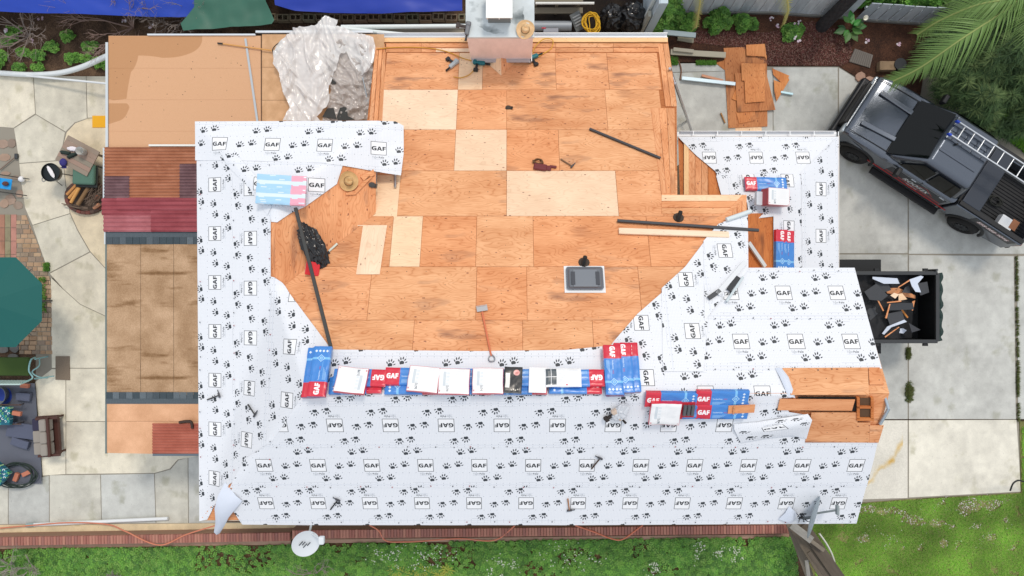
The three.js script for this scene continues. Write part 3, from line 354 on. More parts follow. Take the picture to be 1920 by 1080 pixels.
// ---------- shingle bundles ----------
const wrapBlue = ctex(768, 264, (c, w, h) => { c.fillStyle = '#3c86d6'; c.fillRect(0, 0, w, h); for (let i = 0; i < 60; i++) { c.fillStyle = R() < 0.5 ? 'rgba(255,255,255,0.05)' : 'rgba(10,40,110,0.08)'; c.fillRect(R() * w, R() * h, 20 + R() * 120, 3 + R() * 14); }
  c.fillStyle = '#d4213c'; c.fillRect(0, 0, 218, h); c.fillStyle = '#fff'; c.textAlign = 'center'; c.textBaseline = 'middle'; c.save(); c.translate(109, h / 2 + 4); c.scale(1.1, 1.25); c.font = 'bold 84px sans-serif'; c.fillText('GAF', 0, 0); c.lineWidth = 5; c.strokeStyle = '#fff'; c.strokeText('GAF', 0, 0); c.restore();
  c.fillStyle = '#7cc0f0'; c.fillRect(560, 0, 34, h); c.fillRect(380, h / 2 + 34, 150, 4); c.strokeStyle = '#bfe2fa'; c.lineWidth = 7; c.fillStyle = '#5aa4e6'; c.beginPath(); c.moveTo(577, 76); c.lineTo(630, 132); c.lineTo(577, 188); c.lineTo(524, 132); c.closePath(); c.fill(); c.stroke(); c.beginPath(); c.arc(577, 132, 16, 0, 7); c.stroke();
  c.fillStyle = '#e6f2fc'; for (let i = 0; i < 4; i++) { c.save(); c.translate(690, 50 + i * 54); c.rotate(0.785); c.fillRect(-15, -15, 30, 30); c.restore(); } c.font = '30px sans-serif'; c.textAlign = 'left'; c.fillText('Timberline', 240, 138); c.fillStyle = '#d4213c'; c.fillText('HDZ', 400, 138); c.fillStyle = '#a8d2f4'; for (let i = 0; i < 4; i++) c.fillRect(246, 190 + i * 13, 190 - i * 24, 5); });
const wrapWhite = ctex(512, 440, (c, w, h) => { c.fillStyle = '#f2f3f4'; c.fillRect(0, 0, w, h); c.fillStyle = '#e3e6e9'; c.fillRect(250, 20, 4, h - 40); c.fillStyle = '#cfd8de'; c.fillRect(76, 60, 46, 250); c.fillStyle = '#e2e8ec'; for (let i = 0; i < 4; i++) c.fillRect(130, 70 + i * 62, 50, 40); c.fillStyle = '#8f979e'; for (let i = 0; i < 20; i++) c.fillRect(128, 300 + i * 4, 60 - i * 2.4, 2); c.fillStyle = '#8a9198'; c.beginPath(); c.moveTo(126, 404); c.lineTo(176, 404); c.lineTo(170, 344); c.fill(); c.fillStyle = '#cf2a3c'; c.fillRect(16, 380, 22, 26); c.fillStyle = '#fff'; c.fillRect(22, 388, 10, 10); c.fillStyle = '#d98a92'; c.fillRect(470, 400, 22, 12); c.fillStyle = '#dfe3e6'; for (let i = 0; i < 9; i++) c.fillRect(280, 60 + i * 26, 120 + 60 * R(), 5); c.strokeStyle = '#d4213c'; c.lineWidth = 10; c.strokeRect(0, 0, w, h); });
const wrapBlack = ctex(256, 384, (c, w, h) => { c.fillStyle = '#2c2c2c'; c.fillRect(0, 0, w, h); for (let i = 0; i < 90; i++) { c.fillStyle = `rgba(190,190,190,${0.12 * R()})`; c.fillRect(R() * w, R() * h, 4 + R() * 40, 2 + R() * 4); } c.fillStyle = '#efece6'; c.fillRect(20, 100, 62, 220); c.fillStyle = '#e8a6a0'; c.beginPath(); c.arc(176, 90, 44, 0, 7); c.fill(); c.fillStyle = '#b0433e'; c.fillRect(150, 84, 52, 6); c.fillRect(156, 100, 40, 5); c.fillStyle = '#d8d2c4'; for (const [x, y] of [[110, 350], [140, 340], [170, 354], [200, 344]]) { c.beginPath(); c.arc(x, y, 10, 0, 7); c.fill(); } });
const wrapTile = ctex(512, 300, (c, w, h) => { c.fillStyle = '#f1f2f3'; c.fillRect(0, 0, w, h); c.fillStyle = '#4a545b'; for (const [x, y] of [[8, 10], [88, 10], [8, 146], [88, 146]]) c.fillRect(x, y, 72, 126); c.fillStyle = '#d5dae0'; for (let i = 0; i < 14; i++) c.fillRect(190 + (i % 2) * 150, 30 + (i >> 1) * 30, 90 + 40 * R(), 7); c.fillStyle = '#c8325a'; c.fillRect(290, 262, 30, 18); });
const film = (map, c = [255, 255, 255]) => phys(c, 0.32, 0, { map, clearcoat: 0.5, clearcoatRoughness: 0.3 });
const mBlue = film(wrapBlue), mWhite = film(wrapWhite), mBlack = film(wrapBlack), mTile = film(wrapTile), mRedSide = film(null, [176, 40, 54]), mBlueSide = film(null, [44, 98, 186]);
const mPale = film(wrapBlue); mPale.color = C(255, 255, 255); mPale.transmission = 0;
function pack(l, h, w) { const g = new THREE.BoxGeometry(l, h, w, 26, 3, 12), P = g.attributes.position, U = g.attributes.uv, s = l * 31 + w * 17; for (let i = 0; i < P.count; i++) { let x = P.getX(i), y = P.getY(i), z = P.getZ(i); const ex = Math.max(0, Math.abs(x) / (l / 2) - 0.94) / 0.06, ez = Math.max(0, Math.abs(z) / (w / 2) - 0.88) / 0.12, t = y / h + 0.5; U.setXY(i, x / l + 0.5, 0.5 - z / w); const wr = 0.008 * nz(x * 5, z * 6, s) + 0.006 * (1 - 2 * Math.abs(nz(x * 9 + 2, z * 9, s))); P.setXYZ(i, x + 0.008 * nz(z * 5, y * 9, s), y + h / 2 + t * (wr - 0.014 * Math.max(ex, ez) ** 2), z + 0.01 * nz(x * 4, y * 9, s + 4)); } g.computeVertexNormals(); return g; }
const gB = pack(1.0, 0.085, 0.335), gW = pack(0.58, 0.09, 0.5), gK = pack(0.34, 0.1, 0.5), gT = pack(0.68, 0.05, 0.36);
const bundleN = (pl, px, py, off, ang, label, grp = 'shingle bundles along the ridge', m = mBlue, g = gB, name = 'shingle_bundle') => { const t = put(pl, px, py, off, ang, name, label, 'shingle bundle', grp); mesh('wrapper', g, m, t); return t; };
const SL = 'blue wrapped shingle bundle with red end lying in the ridge row';
for (const [i, x] of [668, 772, 872, 976, 1078].entries()) bundleN(pN, x, 724 + (i % 2), 0.03, 180 + rr(-2, 2), SL);
bundleN(pN, 676, 710, 0.12, 181, 'blue shingle bundle with red end, second layer beside the west upright bundles'); bundleN(pN, 772, 708, 0.12, 1, 'blue shingle bundle with its white diamonds toward the west bundles'); bundleN(pN, 1083, 711, 0.12, 179, 'blue shingle bundle with red end touching the east upright bundles'); bundleN(pN, 870, 709, 0.115, 180, 'blue shingle bundle buried under the white packs', undefined); bundleN(pN, 976, 710, 0.115, 180, 'blue shingle bundle under the black pack');
const WL = 'white square pack of roofing caps with red edges in the ridge row', WG = 'white packs on the ridge row';
for (const [x, y, a, l] of [[660, 715, 186, 'white square cap pack turned the other way, beside the west upright bundles'], [795, 713, 5, 'tilted white square cap pack over a blue bundle, first of three in a run'], [852, 717, 1, 'white square cap pack in the middle of a run of three'], [915, 716, 0, 'white square cap pack next to the black pack']]) bundleN(pN, x, y, 0.215, a, l, WG, mWhite, gW, 'cap_pack');
bundleN(pN, 962, 714, 0.21, 3, 'black wrapped roofing pack with white label and pink seal', WG, mBlack, gK, 'black_pack'); { const t = put(pN, 1008, 713, 0.215, 2, 'paper_sheet', 'plain white paper wrapper lying beside the tile-print pack', 'wrapper'); mesh('sheet', box(0.33, 0.02, 0.5, 0, 0.01, 0, 0.006), std([240, 241, 243], 0.6), t); }
bundleN(pN, 1056, 709, 0.215, 0, 'white pack printed with four dark squares', WG, mTile, gT, 'tile_print_pack');
const UW = 'blue upright shingle bundle with red south end at the west end of the row', UE = 'blue upright shingle bundle with red north end at the east end of the row';
bundleN(pN, 590, 700, 0.03, -90, UW, 'upright bundles at the west end'); bundleN(pN, 600, 699, 0.12, -90, UW, 'upright bundles at the west end'); bundleN(pN, 601, 698, 0.21, -89, UW, 'upright bundles at the west end');
bundleN(pN, 1150, 697, 0.03, 90, 'blue upright shingle bundle underneath the topmost one at the east end', 'upright bundles at the east end'); bundleN(pN, 1181, 690, 0.04, 90, 'blue upright shingle bundle farthest from the ridge row at its east end', 'upright bundles at the east end'); bundleN(pN, 1169, 691, 0.125, 90, 'blue upright shingle bundle between the topmost and the farthest at the east end', 'upright bundles at the east end'); bundleN(pN, 1149, 695, 0.15, 90, 'topmost blue upright shingle bundle with red north end at the east end', 'upright bundles at the east end');
const EG = 'bundles south-east of the ridge row';
bundleN(pS, 1258, 746, 0.05, 1, 'blue shingle bundle with red west end half under the big white pack', EG); bundleN(pS, 1352, 743, 0.05, 0, 'blue shingle bundle with red west end behind the plywood offcut', EG); bundleN(pS, 1300, 768, 0.05, 0, 'blue shingle bundle below two others, beside the red box', EG); bundleN(pS, 1352, 768, 0.06, 0, 'blue shingle bundle carrying the plywood offcut', EG);
bundleN(pS, 1246, 772, 0.14, 1, 'large white pack of roofing caps with red west side below the east bundles', WG, mWhite, gW, 'cap_pack');
{ const t = put(pS, 1289, 767, 0.13, 0, 'red_box', 'small red open carton holding three grey rolls', 'carton'); mesh('carton', box(0.26, 0.03, 0.34, 0, 0.02, 0), std([190, 34, 50], 0.6), t); for (let k = 0; k < 3; k++) { const g = cyl(0.035, 0.035, 0.22, 12); g.rotateX(Math.PI / 2); g.translate(-0.07 + k * 0.075, 0.07, -0.02); mesh('roll', g, std([90, 92, 96], 0.6), t); } }
{ const t = put(pS, 1390, 767, 0.16, -3, 'plywood_offcut', 'small plywood offcut resting on a blue bundle', 'board'); mesh('board', box(0.5, 0.02, 0.18), PM[3], t); mesh('cleat', box(0.03, 0.03, 0.18, -0.15, 0.02, 0), PM[7], t); }
bundleN(lowN, 1434, 347, 0.06, 1, 'blue shingle bundle with red west end under the white carton on the lower roof', 'bundles on the lower roof'); bundleN(lowE, 1462, 470, 0.05, 90, 'blue shingle bundle with red north end at the edge of the bare plywood, inner one', 'bundles on the lower roof'); bundleN(lowE, 1474, 472, 0.05, 90, 'blue shingle bundle with red north end beside another, outer one', 'bundles on the lower roof');
{ const t = put(lowE, 1447, 372, 0.1, 1, 'white_carton', 'white carton with red sides standing on the lower roof bundles', 'carton'); mesh('carton', box(0.62, 0.24, 0.4, 0, 0.12, 0, 0.015), mRedSide, t); mesh('lid', box(0.6, 0.02, 0.4, 0, 0.25, -0.01, 0.006), film(wrapWhite), t); const u = put(lowE, 1424, 373, 0.06, 2, 'cap_pack', 'pale pack leaning beside the white carton on the lower roof', 'shingle bundle'); mesh('wrapper', box(0.3, 0.09, 0.32, 0, 0.05, 0, 0.01), film(null, [214, 222, 230]), u); }
{ const fl = flat(AP.y + 0.06), fade = film(ctex(256, 96, (c, w, h) => { c.fillStyle = '#a9d4f0'; c.fillRect(0, 0, w, h); c.fillStyle = '#f0a9bc'; c.fillRect(180, 0, 76, h); c.fillStyle = '#dcecf8'; for (let i = 0; i < 14; i++) c.fillRect(R() * w, R() * h, 30, 6); c.fillRect(0, 34, w, 20); })); bundleN(fl, 530, 345, 0, 3, 'sun-bleached pale blue shingle bundle at the hip, upper one', 'bleached bundles at the west hip', fade); bundleN(fl, 528, 369, 0, 3, 'sun-bleached pale blue shingle bundle at the hip, lower one with pink end', 'bleached bundles at the west hip', fade); }
// ---------- vent, strips, boards, tools on the roof ----------
{ const t = put(pN, 1096, 524, 0, 0, 'roof_vent', 'low grey roof vent with louvres on a white flange', 'vent'); const g = new RoundedBoxGeometry(0.76, 0.12, 0.52, 4, 0.05); const P = g.attributes.position; for (let i = 0; i < P.count; i++) if (P.getY(i) > 0) { P.setX(i, P.getX(i) * 0.9); P.setZ(i, P.getZ(i) * 0.86 + 0.02); } g.computeVertexNormals(); g.translate(0, 0.08, 0); mesh('flange', box(0.84, 0.01, 0.62, 0, 0.008, 0), std([236, 238, 240], 0.5), t); const gm = std([104, 110, 118], 0.45); mesh('hood', g, gm, t); mesh('panel', box(0.5, 0.03, 0.4, 0, 0.14, 0.04, 0.012), std([118, 124, 132], 0.4), t); for (const s of [-1, 1]) for (let k = 0; k < 1; k++) mesh('louvre', box(0.08, 0.012, 0.3, s * 0.25, 0.158, 0.05, 0.003), std([62, 66, 74], 0.5), t); }
for (const [x, y, l] of [[1095, 492, 'black vent pipe stub behind the roof vent'], [1272, 408, 'black vent pipe stub below the mitred eave boards']]) { const t = put(pN, x, y, 0, 20, 'vent_pipe', l, 'vent pipe'); const g = cyl(0.045, 0.05, 0.22, 14); g.rotateX(-0.46); g.translate(0, 0.1, 0.02); mesh('pipe', g, std([40, 38, 36], 0.6), t); mesh('collar', cyl(0.1, 0.12, 0.03, 16).translate(0, 0.015, 0), std([70, 60, 52], 0.8), t); }
function bar(pl, a, b, w, h, off, ...r) { return barP(pl.pix(a[0], a[1], off), pl.pix(b[0], b[1], off), pl.n, w, h, ...r); }
function barP(p, q, nn, w, h, mat, name, label, cat, group) { const t = thing(name, label, cat, group), d = q.clone().sub(p), L = d.length(); t.position.copy(p); const x = d.normalize(), z = x.clone().cross(nn).normalize(), y = z.clone().cross(x); t.quaternion.setFromRotationMatrix(new THREE.Matrix4().makeBasis(x, y, z)); const m = mesh(name === 'lumber' ? 'board' : 'strip', box(L, h, w, L / 2, h / 2, 0, Math.min(h, w) * 0.12), mat, t); return t; }
const dk = std([70, 72, 76], 0.5, 0.3), ltw = std([255, 255, 255], 0.7, 0, { map: PT[3] });
bar(pN, [1105, 243], [1238, 298], 0.05, 0.05, 0.01, dk, 'drip_edge', 'short dark grey drip edge lying diagonally on the bare decking', 'drip edge'); bar(pN, [1157, 415], [1422, 433], 0.06, 0.05, 0.03, dk, 'drip_edge', 'long dark grey drip edge reaching over the white underlayment', 'drip edge'); barP(su(561, 393, .22), su(624, 653, .1), pN.n, 0.07, 0.06, std([52, 54, 54], 0.5, 0.2), 'drip_edge', 'long dark drip edge crossing the black bag to the ridge bundles', 'drip edge'); bar(pN, [1160, 434], [1366, 441], 0.14, 0.04, 0.03, ltw, 'lumber', 'pale pine board lying beside the long drip edge', 'board');
bar(pN, [668, 423], [720, 424], 0.02, 0.012, 0, ltw, 'lumber', 'thin pine batten at the head of the loose plywood panel', 'board');
{ const t = thing('loose_plywood', 'pale loose plywood panel lying askew on the decking', 'board'); mesh('panel', slabPx(pN, [[681, 423], [726, 423], [712, 515], [668, 515]], 0.02, 0.014, [1, 2], 1.5708), PNEW[0], t); }
function hat(pl, px, py, off, label, c) { const t = put(pl, px, py, off, 20, 'straw_hat', label, 'hat'), m = std([255, 255, 255], 0.9, 0, { map: dtex(256, 256, (u, v) => { const k = 18 * Math.sin(u * 300) + 12 * Math.sin(v * 260) + 24 * tn(u, v, 6, 6, 3, 3); return [c[0] + k, c[1] + k, c[2] + k]; }) }); const pr = []; for (const [r, y] of [[0.001, .155], [.05, .16], [.075, .145], [.085, .1], [.09, .03], [.1, .02], [.15, .014], [.185, .03], [.2, .045], [.202, .04], [.15, .004], [.09, .004]]) pr.push(new THREE.Vector2(r, y)); const g = new THREE.LatheGeometry(pr, 40), P = g.attributes.position; for (let i = 0; i < P.count; i++) { const x = P.getX(i), z = P.getZ(i), y = P.getY(i); if (y > 0.08) P.setY(i, y - 0.05 * Math.exp(-z * z / 0.0008) * (Math.abs(x) < 0.07 ? 1 : 0.3)); P.setZ(i, z * 1.08); if (Math.hypot(x, z) > 0.13) P.setY(i, P.getY(i) + 0.03 * Math.cos(2 * Math.atan2(z, x))); } g.computeVertexNormals(); mesh('crown_and_brim', g, m, t); const b = new THREE.TorusGeometry(0.091, 0.008, 6, 30); b.rotateX(Math.PI / 2); b.scale(1, 1, 1.08); b.translate(0, 0.035, 0); mesh('band', b, std([120, 90, 56], 0.8), t); return t; }
hat(pE, 653, 340, 0.01, 'straw hat lying on the bare plywood beside the underlayment', [206, 168, 116]);
{ const D = 15.2; const t = hat(flat(H - D), 985, 56, 0.01, 'straw hat resting on the chimney crown', [222, 186, 140]); }
// eave cut boards by the hat
for (const [p, l] of [[[[675, 331], [700, 318], [702, 328], [682, 340]], 'short offcut board beside the straw hat, upper one'], [[[648, 366], [666, 365], [697, 333], [692, 329], [664, 358], [648, 362]], 'angled offcut board below the straw hat']]) { const t = thing('offcut', l, 'board'); mesh('board', slabPx(pE, p, 0.03, 0.02, [R(), R()]), PM[3], t); }
function lump(rx, ry, rz, amp, f, det = 5) { const g = new THREE.IcosahedronGeometry(1, det * 6), P = g.attributes.position, s = R() * 40; for (let i = 0; i < P.count; i++) { const x = P.getX(i), y = P.getY(i), z = P.getZ(i); const k = 1 + amp * (1 - 2 * Math.abs(nz(x * f + s, y * f, z * f)) * 1.6) * 0.5 + amp * 0.5 * nz(x * f * 2.3, y * f * 2.3 + s, z * f * 2.3); P.setXYZ(i, x * rx * k, Math.max(y * ry * k + ry * 0.85, 0), z * rz * k); } g.computeVertexNormals(); return g; }
const blackPlastic = phys([22, 22, 24], 0.28, 0, { clearcoat: 0.3 });
{ const t = put(pE, 586, 462, 0.01, 62, 'trash_bag', 'crumpled black plastic bag on the bare decking under the drip edge', 'bag'); mesh('body', lump(0.44, 0.13, 0.2, 0.36, 2.2), blackPlastic, t); mesh('neck', lump(0.16, 0.07, 0.12, 0.2, 2, 3).translate(0.4, 0.02, 0), blackPlastic, t); }
{ const t = put(pE, 584, 504, 0.02, 8, 'food_container', 'clear plastic tub with red lid beside the black bag', 'container'); mesh('tub', box(0.26, 0.14, 0.26, 0, 0.07, 0, 0.03), phys([214, 206, 226], 0.3, 0, { transmission: 0.3 }), t); mesh('lid', box(0.28, 0.03, 0.28, 0, 0.155, 0, 0.012), std([214, 30, 40], 0.4), t); }
{ const t = put(pE, 624, 464, 0.01, -43, 'caulk_tube', 'caulking gun with white printed tube beside the black bag', 'caulk gun'); const g = cyl(0.025, 0.025, 0.24, 12); g.rotateZ(Math.PI / 2); mesh('tube', g.translate(0, 0.03, 0), std([214, 220, 206], 0.5), t); mesh('handle', join([box(0.2, 0.012, 0.012, -0.22, 0.03, 0), box(0.03, 0.03, 0.14, -0.14, 0.02, 0.06)]), std([40, 42, 46], 0.5), t); }
{ const t = thing('shovel', 'roofing shovel with serrated blade and orange shaft leaning down the slope', 'shovel'); const a = pN.pix(904, 585, 0.05), b = pN.pix(921, 667, 0.06); mesh('shaft', rod(a, b, 0.018, 10), std([216, 120, 84], 0.6), t); const bl = put(pN, 904, 580, 0.02, -10, 'x', '', ''); scene.remove(bl); delete bl.userData.category; bl.name = 'blade'; t.add(bl); bl.userData = {}; const tg = [box(0.22, 0.012, 0.1, 0, 0.02, 0)]; for (let k = 0; k < 9; k++) tg.push(box(0.016, 0.01, 0.05, -0.1 + k * 0.025, 0.02, -0.06)); const m = mesh('blade_plate', join(tg), metal([176, 176, 178], 0.4), bl); mesh('grip', tube([pN.pix(921, 664, .06), pN.pix(916, 672, .06), pN.pix(918, 677, .06), pN.pix(927, 676, .06), pN.pix(927, 670, .06), pN.pix(921, 664, .06)], 0.012, 40, 6), metal([150, 152, 156], 0.4), t); }
{ const t = put(pN, 1012, 311, 0, 10, 'tool_belt', 'dark red leather tool belt with coiled brown strap', 'tool belt'); mesh('pouch', join([box(0.3, 0.08, 0.16, 0.02, 0.04, 0.06, 0.03), box(0.18, 0.05, 0.12, 0.18, 0.03, 0.05, 0.02), box(0.16, 0.04, 0.06, 0.3, 0.025, -0.01, 0.015)]), std([110, 40, 44], 0.6), t); const pts = []; for (let i = 0; i < 40; i++) { const a = i * 0.9; pts.push([-0.06 + Math.cos(a) * (0.1 + 0.03 * Math.sin(i)), 0.05 + 0.03 * Math.sin(i * 1.7), -0.07 + Math.sin(a) * 0.06]); } mesh('strap', tube(pts, 0.013, 160, 5), std([112, 78, 50], 0.8), t); }
function hammer(pl, px, py, ang, off, label, hc = [120, 92, 66]) { const t = put(pl, px, py, off, ang, 'hammer', label, 'hammer'); const g = cyl(0.016, 0.013, 0.32, 10); g.rotateZ(Math.PI / 2); mesh('handle', g.translate(0, 0.02, 0), std(hc, 0.6), t); mesh('head', join([box(0.035, 0.035, 0.11, 0.16, 0.024, 0, 0.008), box(0.02, 0.015, 0.08, 0.16, 0.02, -0.08, 0.004)]), metal([92, 92, 96], 0.4), t); return t; }
hammer(pN, 1062, 306, 38, 0.005, 'wooden hammer lying beside the red tool belt');
hammer(pW, 401, 745, -20, 0.03, 'dark hammer on the west slope underlayment', [60, 58, 58]); hammer(triP[2], 473, 768, 40, 0.035, 'dark hammer lying on a printed logo near the south-west hip', [60, 60, 58]); hammer(pS, 1117, 868, -60, 0.04, 'hammer with brown head over a printed logo in the middle of the south slope', [70, 52, 40]); hammer(pS, 627, 945, -55, 0.035, 'black hammer on the south eave course above the satellite dish', [36, 36, 36]); hammer(pS, 1066, 945, 82, 0.035, 'hammer with a tan grip on the south eave course', [170, 120, 84]);
function gun(pl, px, py, off, ang, name, label, c, c2) { const t = put(pl, px, py, off, ang, name, label, 'power tool'); mesh('body', join([box(0.26, 0.09, 0.1, 0, 0.06, 0, 0.03), box(0.1, 0.1, 0.12, -0.12, 0.07, 0, 0.03)]), std(c, 0.45), t); const g = cyl(0.02, 0.026, 0.13, 10); g.rotateZ(Math.PI / 2); mesh('nose', g.translate(0.19, 0.05, 0), std(c2, 0.5, 0.3), t); mesh('handle', box(0.06, 0.06, 0.18, -0.06, 0.045, 0.12, 0.02), std(c2, 0.6), t); mesh('battery', box(0.11, 0.07, 0.08, -0.06, 0.045, 0.23, 0.012), std(c2, 0.6), t); return t; }
gun(pN, 850, 124, 0, 130, 'nail_gun', 'grey nail gun with black magazine on the weathered sheet', [170, 178, 182], [40, 40, 44]); gun(pN, 900, 121, 0, 10, 'cordless_saw', 'teal cordless saw at the foot of the chimney', [24, 110, 120], [36, 38, 40]); gun(pN, 1000, 110, 0, -30, 'cordless_drill', 'teal cordless drill right of the chimney flashing', [30, 116, 124], [30, 32, 34]); gun(flat(H - 15.2), 877, 57, 0, 100, 'small_drill', 'small grey drill on the chimney crown corner', [110, 112, 116], [60, 50, 48]);
gun(pS, 1158, 775, 0.05, 50, 'roofing_nailer', 'tan and black roofing nailer below the east upright bundles', [206, 186, 168], [44, 36, 32]); { const t = put(pS, 1163, 770, 0.05, 30, 'plastic_cup', 'crushed grey-white plastic jug beside the roofing nailer', 'jug'); mesh('jug', lump(0.13, 0.07, 0.2, 0.3, 2, 3), std([206, 210, 216], 0.4), t); }
{ const t = put(pN, 953, 202, 0, 10, 'work_glove', 'dark work glove lying on the decking', 'glove'); mesh('palm', lump(0.06, 0.02, 0.05, 0.2, 2, 3), std([72, 62, 54], 0.9), t); for (let k = 0; k < 4; k++) mesh('finger', box(0.08, 0.02, 0.018, 0.07, 0.012, -0.035 + k * 0.024, 0.008), std([64, 56, 50], 0.9), t); mesh('thumb', box(0.06, 0.02, 0.018, -0.01, 0.012, 0.06, 0.008).rotateY(-0.6), std([64, 56, 50], 0.9), t); }
{ const t = put(pE, 697, 347, 0.0, 10, 'work_glove', 'grey work glove by the offcuts near the straw hat', 'glove'); mesh('palm', lump(0.07, 0.025, 0.055, 0.2, 2, 3), std([76, 74, 72], 0.9), t); for (let k = 0; k < 4; k++) mesh('finger', box(0.09, 0.02, 0.018, 0.08, 0.012, -0.035 + k * 0.024, 0.008), std([66, 64, 62], 0.9), t); }
for (const x of [706, 741]) { const t = thing('flashing_pipe', x < 720 ? 'silver pipe end under the sagging underlayment, west one' : 'silver pipe end under the sagging underlayment, east one', 'pipe'); mesh('pipe', rod(pN.pix(x, 318, 0.05), pN.pix(x + (x < 720 ? -3 : 0), 352, 0.04), 0.03, 10), metal([186, 188, 192], 0.35), t); }
// scraps by the re-entrant corner
for (const [a, b, w, m, l] of [[[1397, 492], [1345, 552], 0.1, std([222, 226, 230], 0.5), 'white metal trim strip lying diagonally at the inner corner'], [[1350, 545], [1328, 560], 0.09, dk, 'short dark grey trim offcut below the white strip'], [[1393, 520], [1362, 566], 0.05, std([188, 200, 206], 0.4, 0.5), 'thin silver trim strip beside the white one'], [[1384, 520], [1366, 545], 0.1, std([36, 40, 46], 0.5), 'black plastic wedge between the trim strips']]) bar(pN, a, b, w, 0.03, 0.07, m, 'trim_offcut', l, 'trim');
{ const t = thing('rolled_strip', 'rolled white underlayment scrap over the mitred boards', 'roll'); mesh('roll', rod(pN.pix(1362, 412, .08), pN.pix(1408, 396, .1), 0.05, 14), std([214, 224, 226], 0.6), t); }
bar(lowE, [1402, 455], [1433, 500], 0.09, 0.06, 0.06, std([214, 220, 222], 0.5), 'trim_offcut', 'white metal trim lying on the dark plywood of the lower roof', 'trim');
{ const t = thing('extension_cord', 'yellow air hose trailing along the north eave past the chimney', 'hose'); const q = (x, y, o = 0.03) => pN.pix(x, y, o); mesh('hose', tube([q(706, 92), q(740, 89), q(800, 90), q(835, 96), q(870, 110), q(885, 114)], 0.012, 60, 6), std([206, 150, 40], 0.6), t); mesh('hose_loop', tube([q(998, 100), q(1006, 84, .1), q(1024, 72, .1), q(1036, 75, .08), q(1034, 90), q(1016, 102), q(1006, 108)], 0.012, 60, 6), std([222, 170, 60], 0.6), t); mesh('hose_tail', tube([q(893, 125), q(880, 140), q(862, 146), q(850, 144)], 0.011, 30, 6), std([206, 150, 40], 0.6), t); }
// satellite dishes
function dish(t, mat) { const pr = []; for (let i = 0; i <= 10; i++) { const r = i / 10 * 0.29; pr.push(new THREE.Vector2(Math.max(r, 0.001), r * r * 0.55)); } const g = new THREE.LatheGeometry(pr, 36); g.scale(1, 1, 1.15); return g; }
{ const t = thing('satellite_dish', 'white oval satellite dish with black mark hanging below the south eave', 'satellite dish'); const c = Pd(573, 1017, 14.6), m = std([216, 222, 226], 0.45); const g = dish(); g.rotateX(0.35); g.rotateZ(-0.35); g.translate(c.x, c.y, c.z); const d = mesh('reflector', g, m, t); mesh('mast', rod(Pd(584, 982, 14.55), Pd(580, 1000, 14.75), 0.025, 8), m, t); const arm = Pd(603, 1013, 14.1); mesh('arm', rod(Pd(583, 1000, 14.6), arm, 0.02, 6), m, t); mesh('receiver', box(0.12, 0.12, 0.16, arm.x, arm.y, arm.z, 0.03), m, t);
  const mk = [[-0.05, -0.08, 0.12], [-0.02, -0.03, 0.1], [-0.05, 0.03, 0.12], [0.02, 0.07, 0.1]].map(([x, z, l]) => box(l, 0.004, 0.02, x, 0.025, z)); const mg = join(mk); mg.rotateY(0.9); mg.rotateX(0.35); mg.rotateZ(-0.35); mg.translate(c.x, c.y + 0.012, c.z); mesh('mark', mg, std([50, 54, 60], 0.6), d); }
{ const t = thing('satellite_dish', 'grey satellite dish seen edge-on at the south-east eave', 'satellite dish'); const c = Pd(1521, 968, 14.1), m = std([178, 190, 194], 0.45); const g = dish(); g.scale(1.15, 1, 1.35); g.rotateZ(-1.22); g.rotateY(-0.3); g.translate(c.x, c.y, c.z); mesh('reflector', g, m, t); mesh('arm', rod(Pd(1528, 963, 14.1), Pd(1566, 957, 13.9), 0.02, 6), std([120, 130, 132], 0.5), t); const e = Pd(1570, 956, 13.9); mesh('receiver', box(0.05, 0.1, 0.2, e.x, e.y, e.z, 0.015), std([140, 150, 152], 0.5), t); const w = []; for (let k = 0; k < 9; k++) { const a = Pd(1503, 966, 14.35), b = a.clone().add(V(rr(-.18, .12), rr(0, .15), rr(-.15, .12))), mid = a.clone().lerp(b, .5).add(V(rr(-.06, .06), .08, rr(-.06, .06))); w.push(tube([a, mid, b], 0.008, 10, 5)); } mesh('cables', join(w), std([30, 32, 36], 0.6), t); mesh('mount', rod(Pd(1505, 972, 14.3), Pd(1522, 970, 14.15), 0.03, 8), std([90, 96, 98], 0.5), t); }

// plastic cap nails along the laps
{ const pts = [], q = new THREE.Quaternion(), up = V(0, 1, 0), g = new THREE.CylinderGeometry(0.013, 0.013, 0.005, 8), put2 = (x, y, n) => { const p = surf(x, y); pts.push([p.x, p.y + 0.045, p.z, n]); };
  for (const y of [838, 912, 978]) for (let x = 520; x < 1600; x += rr(24, 60)) put2(x, y + rr(-1.5, 1.5), pS.n); for (const x of [377, 440, 507]) for (let y = 310; y < 900; y += rr(24, 60)) put2(x + rr(-1, 1), y, pW.n); for (const y of [508, 596, 692]) for (let x = 1340; x < 1590; x += rr(24, 50)) put2(x, y + rr(-1.5, 1.5), pN.n);
  const m = new THREE.InstancedMesh(g, std([255, 255, 255], 0.5), pts.length), M = new THREE.Matrix4(), c = new THREE.Color(); pts.forEach((p, i) => { m.setMatrixAt(i, M.compose(V(p[0], p[1], p[2]), q.setFromUnitVectors(up, p[3]), V(1, 1, 1))); m.setColorAt(i, R() < 0.3 ? c.setRGB(0.35, 0.05, 0.06) : c.setRGB(0.06, 0.06, 0.07)); }); m.name = 'cap_nails'; m.userData.kind = 'stuff'; m.userData.label = 'plastic cap nails along the underlayment laps'; m.castShadow = true; roof.add(m); }
